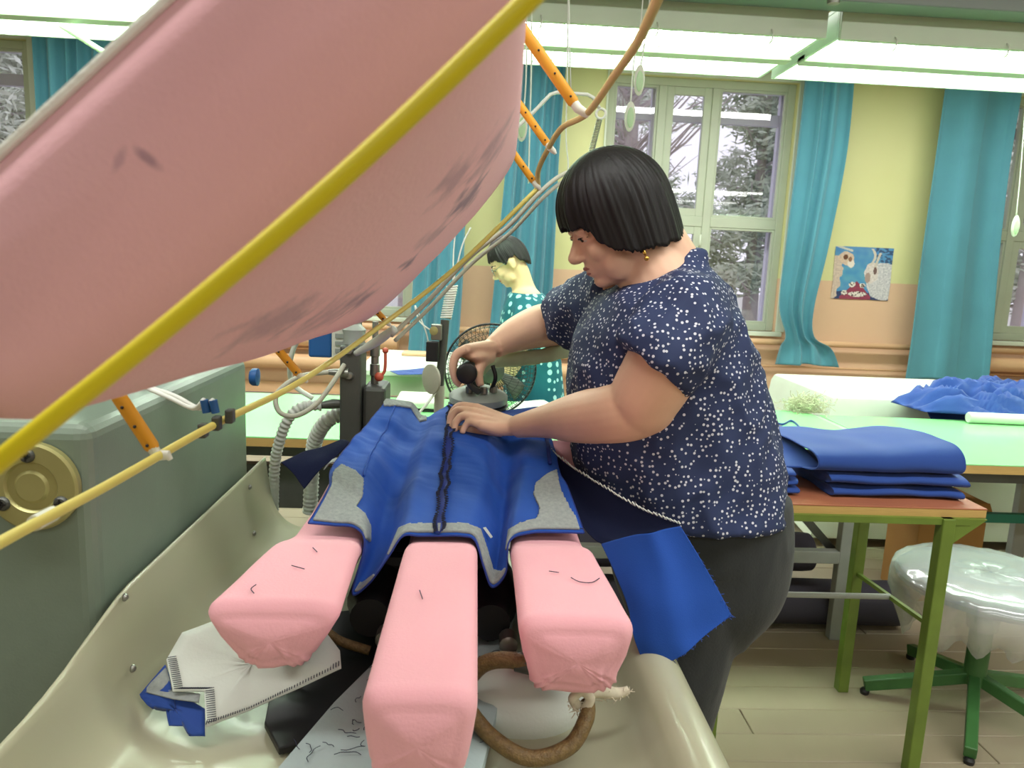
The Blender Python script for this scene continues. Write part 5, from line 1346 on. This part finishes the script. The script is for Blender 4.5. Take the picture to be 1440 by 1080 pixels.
# white topped sewing table behind the post
ws = empty('white_topped_table', (-0.3, 3.95, 0), 'white topped table with a pale green front behind the press fittings', 'table')
MB().box((-0.56, 3.56, 0.84), (-0.06, 4.35, 0.868)).build('table_top', M['whitetop'], ws, bevel=0.004)
MB().box((-0.55, 3.57, 0.745), (-0.07, 3.60, 0.84)).build('front_apron', M['palegreen'], ws)
for lx in (-0.51, -0.11):
    for ly in (3.64, 4.28): MB().box((lx-.02, ly-.02, 0), (lx+.02, ly+.02, 0.84)).build('leg', M['palegreen'], ws)
tag(poly_sheet(dens([P(548, 522, z=.871), P(600, 517, z=.871), P(606, 526, z=.871), P(560, 527, z=.871)], 4), bump=0.002).build('blue_offcut', M['blue2'], solid=0.002), 'blue scrap lying on the white topped table', 'offcut')
tag(MB().box((-0.40, 4.1, 0.869), (-0.15, 4.22, 0.885)).build('measuring_board', M['peach'], bevel=0.003), 'pinkish narrow board at the back of the white topped table', 'board')

# control box carried by the post
cbx = P(460, 485, y=2.0)
co = MB().box((cbx.x-0.05, 2.0, cbx.z-0.035), (cbx.x+0.012, 2.07, cbx.z+0.045)).build('control_box', M['bluebox'], pm, bevel=0.006, label='blue casing')
MB().box((cbx.x+0.012, 1.998, cbx.z-0.04), (cbx.x+0.055, 2.072, cbx.z+0.05)).build('box_face', M['whiteplastic'], co, bevel=0.003)
for k in range(3): MB().box((cbx.x+0.022, 1.993, cbx.z-0.02+0.02*k), (cbx.x+0.045, 1.999, cbx.z-0.008+0.02*k)).build('button', M['greyframe'], co, bevel=0.001)
MB().box((cbx.x+0.056, 2.02, cbx.z-0.02), (cbx.x+0.085, 2.05, cbx.z+0.07)).build('box_bracket', M['dsteel'], pm, bevel=0.003)
MB().tube([P(495, 455, y=2.0), P(475, 456, y=1.95), P(455, 460, y=1.93)], [0.012, 0.010, 0.004], 8).build('lock_handle', M['black'], pm, smooth=True)
kb = P(350, 530, y=1.68)
MB().lathe(kb+V((0.004, 0, 0)), [(0.001, 0), (0.016, 0), (0.02, 0.006), (0.02, 0.016), (0.001, 0.02)], axis=(1, 0, 0), n=16).build('housing_knob', M['bluebox'], pm, smooth=40)
MB().tube([P(437, 470, y=2.0), P(418, 480, y=2.02), P(408, 510, y=2.05), P(412, 540, y=2.1), P(440, 560, y=2.1)], 0.007, 8, sm=6).build('cable', M['whitecord'], pm, smooth=True)

# balancer pole beside the iron
bp0 = P(617, 590, y=2.12)
bpz = empty('balancer_pole', (bp0.x, 2.12, 0), 'grey pole with white spring, pulley disc and switch beside the iron', 'pole')
MB().tube([V((bp0.x-0.002, 2.12, 0)), V((bp0.x, 2.12, P(617, 542, y=2.12).z))], 0.0145, 14).build('lower_pole', M['greyhose'], bpz, smooth=40)
MB().tube([V((bp0.x, 2.12, P(617, 542, y=2.12).z)), P(626, 450, y=2.12)], 0.0125, 14).build('upper_pole', M['dsteel'], bpz, smooth=40)
MB().cyl((bp0.x, 2.12, 0), (bp0.x, 2.12, 0.02), 0.14, 28).build('pole_base', M['dsteel'], bpz, smooth=40)
sp0, sp1 = P(627, 448, y=2.12), P(636, 402, y=2.12); e = V((1, 0, 0)); g = V((0, 1, 0)); pts = []
for k in range(14*12+1):
    t = k/(14*12); pts.append(sp0.lerp(sp1, t)+e*0.014*math.cos(2*PI*k/12)+g*0.014*math.sin(2*PI*k/12))
MB().tube(pts, 0.0028, 6).build('spring', M['whitecord'], bpz, smooth=True)
MB().tube([sp1, P(640, 385, y=2.12), P(650, 345, y=2.14), P(662, 320, y=2.16)], 0.0022, 6, sm=4).build('spring_wire', M['whitecord'], bpz, smooth=True)
dc = P(609, 533, y=2.09)
MB().lathe(dc, [(0.001, 0), (0.03, 0), (0.042, 0.003), (0.042, 0.009), (0.03, 0.012), (0.001, 0.012)], axis=(-0.75, -0.6, 0), n=28).build('pulley_disc', M['greyhose'], bpz, smooth=40)
MB().box(P(603, 508, y=2.10)+V((-.008, -.012, 0)), P(617, 480, y=2.10)+V((0, .012, 0))).build('switch_block', M['black'], bpz, bevel=0.003)
MB().box(P(606, 478, y=2.10)+V((0, -.010, 0)), P(622, 456, y=2.10)+V((0, .010, 0))).build('clamp', M['steel'], bpz, bevel=0.003)
MB().lathe(P(610, 465, y=2.085), [(0.001, 0), (0.012, 0), (0.012, 0.008), (0.001, 0.01)], axis=(0, -1, 0), n=12).build('clamp_screw', M['brass'], bpz, smooth=40)
MB().tube([P(608, 466, y=2.09), P(590, 452, y=2.09), P(584, 430, y=2.1), P(600, 470, y=2.11), P(602, 490, y=2.1)], 0.0022, 6, sm=6).build('thin_lead', M['whitecord'], bpz, smooth=True)
MB().tube([P(612, 552, y=2.09), P(602, 566, y=2.06), P(590, 580, y=2.02), P(586, 590, y=1.98)], 0.0038, 8, sm=5).build('white_lead', M['whitecord'], bpz, smooth=True)
# small machine bed on the table beside the pole
bx = P(588, 578, z=GZ)
mbx = empty('machine_bed', (bx.x, bx.y, GZ), 'pale grey machine bed with a dark opening on the mint table by the pole', 'machine')
MB().box((bx.x-0.10, bx.y-0.02, GZ+0.012), (bx.x+0.09, bx.y+0.22, GZ+0.045)).build('bed_plate', M['whiteplastic'], mbx, bevel=0.01)
MB().box((bx.x-0.02, bx.y-0.022, GZ+0.001), (bx.x+0.07, bx.y+0.2, GZ+0.0115)).build('bed_foot', M['black'], mbx)

# ================================================================== FAN
fc = P(690, 520, y=2.98)
fn = empty('desk_fan', (fc.x, 3.02, GZ), 'black wire cage desk fan standing on the mint table behind the iron', 'fan')
ax = V((0.10, -1, 0.06)).normalized(); R_ = 0.184
e = ax.cross(V((0, 0, 1))).normalized(); g = e.cross(ax)
cg = MB().torus(fc, R_, 0.0045, axis=ax, n=60); cg.build('cage_rim', M['black'], fn, smooth=True)
fw = MB()
for sgn, dep in ((1, 0.035), (-1, 0.055)):
    for k in range(56):
        a = 2*PI*k/56; pts = []
        for r_, d_ in ((R_, 0), (R_*0.93, dep*0.7), (R_*0.6, dep), (R_*0.3, dep)): 
            aa = a+0.5*(1-r_/R_)*sgn
            pts.append(fc+(e*math.cos(aa)+g*math.sin(aa))*r_+ax*sgn*d_)
        fw.tube(pts, 0.0011, 4, sm=3)
    for r_ in (0.93, 0.8, 0.65, 0.48): fw.torus(fc+ax*sgn*dep*(0.7 if r_ > .9 else 1), R_*r_, 0.0011, axis=ax, n=48, m=4)
fw.build('cage_wires', M['black'], fn, kind='stuff')
MB().lathe(fc+ax*0.034, [(0.001, 0.006), (0.04, 0.004), (0.052, 0.0), (0.052, -0.004), (0.001, -0.004)], axis=ax, n=24).build('cage_badge', M['dsteel'], fn, smooth=40)
MB().lathe(fc-ax*0.06, [(0.001, 0.075), (0.022, 0.07), (0.03, 0.05), (0.032, 0.0), (0.06, -0.002), (0.062, -0.08), (0.04, -0.10), (0.001, -0.105)], axis=ax, n=24).build('motor', M['dsteel'], fn, smooth=40)
for k in range(4):
    a0 = 2*PI*k/4+0.4; rows = []
    for i in range(8):
        rr = R_*(0.18+0.68*i/7); wd = 0.55-0.1*abs(i-4)/4
        rows.append([fc+(e*math.cos(a0+wd*(j/5-.5)+.25*i/7)+g*math.sin(a0+wd*(j/5-.5)+.25*i/7))*rr+ax*(0.018*(j/5-.5)-0.005) for j in range(6)])
    MB().grid(rows).build('fan_blade', M['dsteel'], fn, smooth=True, solid=0.002)
bk = fc-ax*0.10
MB().tube([bk, V((bk.x, bk.y+0.01, fc.z-0.12)), V((bk.x, bk.y+0.005, GZ+0.02))], 0.013, 10, sm=4).build('fan_stem', M['black'], fn, smooth=True)
MB().lathe((bk.x, bk.y, GZ+0.001), [(0.001, 0), (0.10, 0), (0.10, 0.01), (0.07, 0.02), (0.001, 0.024)], n=28).build('fan_base', M['black'], fn, smooth=40)
tag(poly_sheet(dens([P(700, 586, z=GZ+.004), P(735, 566, z=GZ+.004), P(765, 566, z=GZ+.004), P(790, 580, z=GZ+.004), P(770, 592, z=GZ+.004)], 5), bump=0.012, lift=0.012, seed=4).build('white_cut_piece', M['whitecloth'], smooth=True, solid=0.003), 'white cut piece lying on the mint table in front of the fan', 'cloth')

# ================================================================== SIDE TABLE WITH STACKED BLUE CLOTH
NZ = 0.80
fr_ = P(1389, 716, z=NZ)
xr_, yf = fr_.x, fr_.y
nt_ = empty('side_table', (xr_-0.4, yf+0.25, 0), 'narrow side table with red brown top and olive green legs', 'table')
MB().box((0.62, yf, NZ-0.004), (xr_, 2.43, NZ)).build('table_top', M['redtop'], nt_, bevel=0.001)
MB().box((0.621, yf+0.001, NZ-0.026), (xr_-0.001, 2.429, NZ-0.004)).build('ply_edge', M['wood'], nt_)
la, lb = P(1279, 1085, z=0.0), P(1181, 970, z=0.0)
for lx in (la.x, 0.70):
    for ly in (la.y, lb.y):
        MB().box((lx-0.018, ly-0.018, 0.0), (lx+0.018, ly+0.018, NZ-0.026)).build('leg', M['olive'], nt_, bevel=0.003)
    MB().bar(V((lx, la.y, 0.455)), V((lx, lb.y, 0.43)), 0.012, 0.012).build('side_stretcher', M['olive'], nt_)
MB().cyl((0.70, (la.y+lb.y)/2, 0.443), (la.x, (la.y+lb.y)/2, 0.443), 0.009, 10).build('cross_stretcher', M['greyframe'], nt_, smooth=40)
MB().prism([V((la.x+0.018, la.y-0.01, NZ-0.027)), V((la.x+0.11, la.y-0.01, NZ-0.027)), V((la.x+0.018, la.y-0.01, NZ-0.10))], (0, 0.02, 0)).build('gusset', M['olive'], nt_)
MB().box((0.66, la.y-0.012, NZ-0.044), (xr_-0.05, la.y+0.012, NZ-0.026)).build('front_apron', M['olive'], nt_)
def folded(name_label, xl, xr, y0, y1, z0, z1, seed, m=M['blue2'], lift_r=0.0, sk=0.0):
    rr = []
    N_ = 40
    for i in range(N_):
        t = i/(N_-1); x = xl+(xr-xl)*t; ring = []
        zz = z0; th = (z1-z0)*(1+0.25*noise.noise((t*4, seed, 1)))
        for k in range(40):
            a = 2*PI*k/40; c_, s_ = math.cos(a), math.sin(a)
            yy = math.copysign(abs(c_)**0.45, c_)*(y1-y0)/2; z_ = math.copysign(abs(s_)**0.8, s_)*th/2
            w_ = 0.006*noise.noise((x*14, yy*9, seed))
            ring.append(V((x+0.012*noise.noise((yy*12, z_*40, seed+1))+sk*yy, (y0+y1)/2+yy+0.012*noise.noise((t*3, seed, k*0.02)), max(z0+0.0005, zz+th/2+z_+w_*0.6+lift_r*t*t))))
        rr.append(ring)
    o = MB().rings(rr).build('folded_cloth', m, smooth=50)
    # fold line shown on the front edge as a lip
    return tag(o, name_label, 'cloth', 'folded blue cloth on the side table')
pa, pb = P(1172, 704, z=NZ), P(1349, 703, z=NZ)
yb0 = yf+0.06
folded('lowest folded blue cloth of the larger stack on the red brown table', pa.x+0.01, pb.x, yb0, yb0+0.30, NZ+0.0005, NZ+0.032, 1.0)
folded('middle folded blue cloth in the larger stack, with a fringed end', pa.x, pb.x+0.012, yb0+0.002, yb0+0.32, NZ+0.034, NZ+0.068, 2.0)
# top cloth: rolled fold at the front, opening at one end, spread to the back
tp = []
p0 = P(1108, 668, y=yb0+0.02)
for i, (f) in enumerate([0, .15, .3, .45, .6, .75, .9, 1.0]):
    x = p0.x+0.07+(pb.x-0.01-p0.x-0.07)*f; zb = NZ+0.070+0.002
    up = 0.02*f+0.03*max(0, f-.7)
    tp.append([V((x-0.05+.05*f, yb0+0.13, zb+0.002)), V((x-0.02+.02*f, yb0+0.05, zb+0.001)), V((x, yb0+0.012, zb+0.006)), V((x+.004, yb0+0.001, zb+0.025)), V((x, yb0+0.016, zb+0.046+up*.6)), V((x-0.005, yb0+0.07, zb+0.056+up)), V((x-0.02, yb0+0.2, zb+0.054+up)), V((x-0.03, yb0+0.33, zb+0.05+up*.5+0.006*math.sin(f*9))), V((x-0.03, yb0+0.40, zb+0.032))])
tg = surface(tp, 60, 50)
for i, r in enumerate(tg):
    for j, p in enumerate(r): r[j] = p+V((0, 0, 0.006*noise.noise((p.x*9, p.y*9, 5))*min(1, j/20)))
tag(MB().grid(tg).build('folded_cloth', M['blue2'], smooth=True, solid=0.003), 'topmost blue cloth of the larger stack, folded over with an open end', 'cloth', 'folded blue cloth on the side table')
qa = P(1050, 697, z=NZ)
qx = P(1122, 697, z=NZ).x
for k, lb_ in enumerate(('lowest folded blue cloth of the small stack next to the operator', 'second folded blue cloth of the small stack next to the operator', 'third folded blue cloth of the small stack next to the operator')):
    folded(lb_, qa.x-0.05, qx-0.004*k, yb0+0.01, yb0+0.28, NZ+0.0005+0.024*k, NZ+0.0235+0.024*k, 5.0+k)
sp_ = [[V((qa.x-0.06+.08*f+0.0, yb0+0.05+0.31*t, NZ+0.075+0.028*math.sin(min(1, t*1.6)*1.57)+0.012*noise.noise((f*3, t*3, 2)))) for f in [k/7*3.6 for k in range(8)]] for t in [k/7 for k in range(8)]]
tag(MB().grid(surface(sp_, 40, 30)).build('folded_cloth', M['blue2'], smooth=True, solid=0.003), 'blue cloth spread over the small stack behind the operator', 'cloth', 'folded blue cloth on the side table')

# ================================================================== STOOL, ROLLS, BOX UNDER THE TABLES
sc_ = P(1392, 812, z=0.47)
so = empty('swivel_stool', (sc_.x, sc_.y, 0), 'round swivel stool wrapped in clear plastic on a green star base', 'stool')
MB().lathe((sc_.x, sc_.y, 0.425), [(0.001, 0), (0.24, 0), (0.27, 0.012), (0.275, 0.03), (0.25, 0.05), (0.12, 0.056), (0.001, 0.057)], n=48).build('seat', M['seatgrey'], so, smooth=40)
sk_ = []
for i, (r_, z) in enumerate(((0.004, 0.489), (0.12, 0.489), (0.22, 0.488), (0.265, 0.482), (0.284, 0.466), (0.287, 0.44), (0.285, 0.40), (0.26, 0.36), (0.235, 0.33))):
    ring = []
    for k in range(96):
        a = 2*PI*k/96; nn = noise.noise((math.cos(a)*3, math.sin(a)*3, 1.0)); n2 = noise.noise((math.cos(a)*11, math.sin(a)*11, i*0.5))
        f = max(0, i-4)/4
        rr = r_*(1+0.08*n2*f+0.012*n2); zz = z-(0.02+0.11*nn)*f + 0.004*n2*(1 if i < 5 else 2)
        ring.append(V((sc_.x+rr*math.cos(a)+(0.012*noise.noise((rr*20, a, 3)) if i < 3 else 0), sc_.y+rr*math.sin(a), zz if i > 2 else 0.489)))
    sk_.append(ring)
MB().rings(sk_, cap=False).build('plastic_cover', M['plastic'], so, smooth=True, solid=0.0006, label='crumpled clear plastic cover')
MB().lathe((sc_.x, sc_.y, 0.1), [(0.001, 0), (0.034, 0), (0.034, 0.20), (0.026, 0.21), (0.026, 0.325), (0.001, 0.325)], n=20).build('column', M['leafgreen'], so, smooth=40)
MB().lathe((sc_.x, sc_.y, 0.285), [(0.028, 0), (0.045, 0.01), (0.05, 0.05), (0.03, 0.06)], n=20).build('column_wrap', M['plastic'], so, smooth=True)
for k in range(5):
    a = math.radians(20+72*k); d = V((math.cos(a), math.sin(a), 0))
    MB().bar(V((sc_.x, sc_.y, 0.12))+d*0.02, V((sc_.x, sc_.y, 0.035))+d*0.33, 0.034, 0.04).build('star_leg', M['leafgreen'], so, bevel=0.004)
    q = V((sc_.x, sc_.y, 0.0))+d*0.325
    MB().lathe(q, [(0.001, 0), (0.014, 0), (0.016, 0.012), (0.01, 0.02), (0.001, 0.02)], n=12).build('foot', M['black'], so, smooth=40)
def roll(y, z, r_, x0, x1, label, seed):
    rr = []
    for i in range(30):
        x = x0+(x1-x0)*i/29; q = 1.0 if 0 < i < 29 else 0.96
        rr.append([V((x, y+r_*q*(1+0.06*noise.noise((x*3, k*.2, seed)))*math.cos(2*PI*k/28)*1.15, z+r_*q*(1+0.05*noise.noise((x*4, k*.25, seed+2)))*math.sin(2*PI*k/28))) for k in range(28)])
    tag(MB().rings(rr).build('fabric_roll', M['darkroll'], smooth=40), label, 'fabric roll', 'dark fabric rolls on the floor')
roll(2.80, 0.096, 0.088, 0.5, 1.78, 'dark lilac fabric roll lying on the floor under the cutting table', 1)
roll(2.90, 0.268, 0.078, 0.45, 1.42, 'dark lilac fabric roll lying on top of the other roll', 7)
bx0 = P(1290, 760, y=3.02)
bo = empty('cardboard_box', (bx0.x+0.15, 3.1, 0), 'brown cardboard box standing under the cutting table behind the stool', 'box')
MB().box((bx0.x, 3.02, 0), (bx0.x+0.30, 3.26, 0.46)).build('box_body', M['card'], bo, bevel=0.004)
MB().add([V((bx0.x, 3.018, 0.46)), V((bx0.x+0.30, 3.018, 0.46)), V((bx0.x+0.29, 2.96, 0.40)), V((bx0.x+0.01, 2.96, 0.40))], [(0, 1, 2, 3)]).build('flap', M['card'], bo, solid=0.004)

# ================================================================== HANGING CORDS
def pull_cord(pts, y, pull, label, plabel=None):
    p0 = P(*pts[0], y=y)
    r = empty('pull_cord', p0, label, 'cord', 'white cords hanging from the lamp trunking')
    MB().tube([P(a, b, y=y) for a, b in pts], 0.0026, 8, sm=5).build('cord', M['whitecord'], r, smooth=True)
    if pull:
        c = P(*pull, y=y); MB().ell(c, (V((0.019, 0, 0)), V((0, 0.010, 0)), V((0, 0, 0.05))), 18, 12).build('pull', M['whiteplastic'], r, smooth=True)
        MB().ell(c+V((0, -0.008, -0.004)), (V((0.012, 0, 0)), V((0, 0.004, 0)), V((0, 0, 0.034))), 14, 10).build('pull_insert', M['palegreen'], r, smooth=True)
TYY = 2.655
pull_cord([(905, -14), (900, 40), (891, 90), (887, 146)], TYY, (886, 164), 'white cord with the lower oval pull, hanging in front of the window')
pull_cord([(914, -14), (912, 20), (905, 70), (900, 96)], TYY, (899, 113), 'white cord with the higher oval pull, hanging in front of the window')
pull_cord([(741, -14), (740, 100), (737, 150), (735, 165)], TYY, (734, 178), 'white cord with an oval pull, hanging beside the orange brackets')
pull_cord([(748, -14), (747, 100), (745, 180), (743, 258)], TYY, None, 'plain white cord hanging beside the dark folded curtain')
pull_cord([(799, -14), (798, 90), (796, 190), (799, 232), (795, 262)], TYY, None, 'plain white cord hanging against the yellow wall before the window')
pull_cord([(1444, 120), (1436, 230), (1429, 305)], 3.43, (1428, 318), 'white cord with an oval pull, hanging before the wide smooth curtain')
hg = empty('hose_hanger', P(775, 132, y=2.3), 'white wire hanger with spring carrying the air line over the operator', 'hanger')
MB().tube([P(660, 232, y=2.3), P(715, 190, y=2.3), P(750, 158, y=2.3), P(774, 133, y=2.3), P(783, 130, y=2.3), P(826, 133, y=2.3), P(834, 137, y=2.3), P(843, 152, y=2.3)], 0.0055, 8).build('wire_arm', M['whitecord'], hg, smooth=True)
MB().torus(P(845, 160, y=2.3), 0.014, 0.004, axis=(0.3, 1, 0)).build('ring', M['whitecord'], hg, smooth=True)
a_, b_ = P(843, 168, y=2.3), P(826, 236, y=2.2); pts = []
for k in range(30*8+1):
    t = k/(30*8); pts.append(a_.lerp(b_, t)+V((1, 0, 0))*0.008*math.cos(2*PI*k/8)+V((0, 1, 0))*0.008*math.sin(2*PI*k/8))
MB().tube(pts, 0.0016, 5).build('spring', M['steel'], hg, smooth=True)
MB().tube([P(800, -30, y=2.3), P(801, 60, y=2.3), P(803, 132, y=2.3)], 0.0018, 6).build('suspension_cord', M['whitecord'], hg, smooth=True)
MB().tube([P(660, 232, y=2.3), P(640, 330, y=2.2), P(637, 400, y=2.13)], 0.002, 6, sm=4).build('tie_wire', M['whitecord'], hg, smooth=True)
tag(MB().tube([P(86, 36, y=3.2), P(150, 76, y=3.1), P(240, 130, y=3.0)], 0.011, 10).build('pale_rod', M['palegreen'], smooth=True), 'pale green rod slanting down from the lamp behind the pad edge', 'rod')
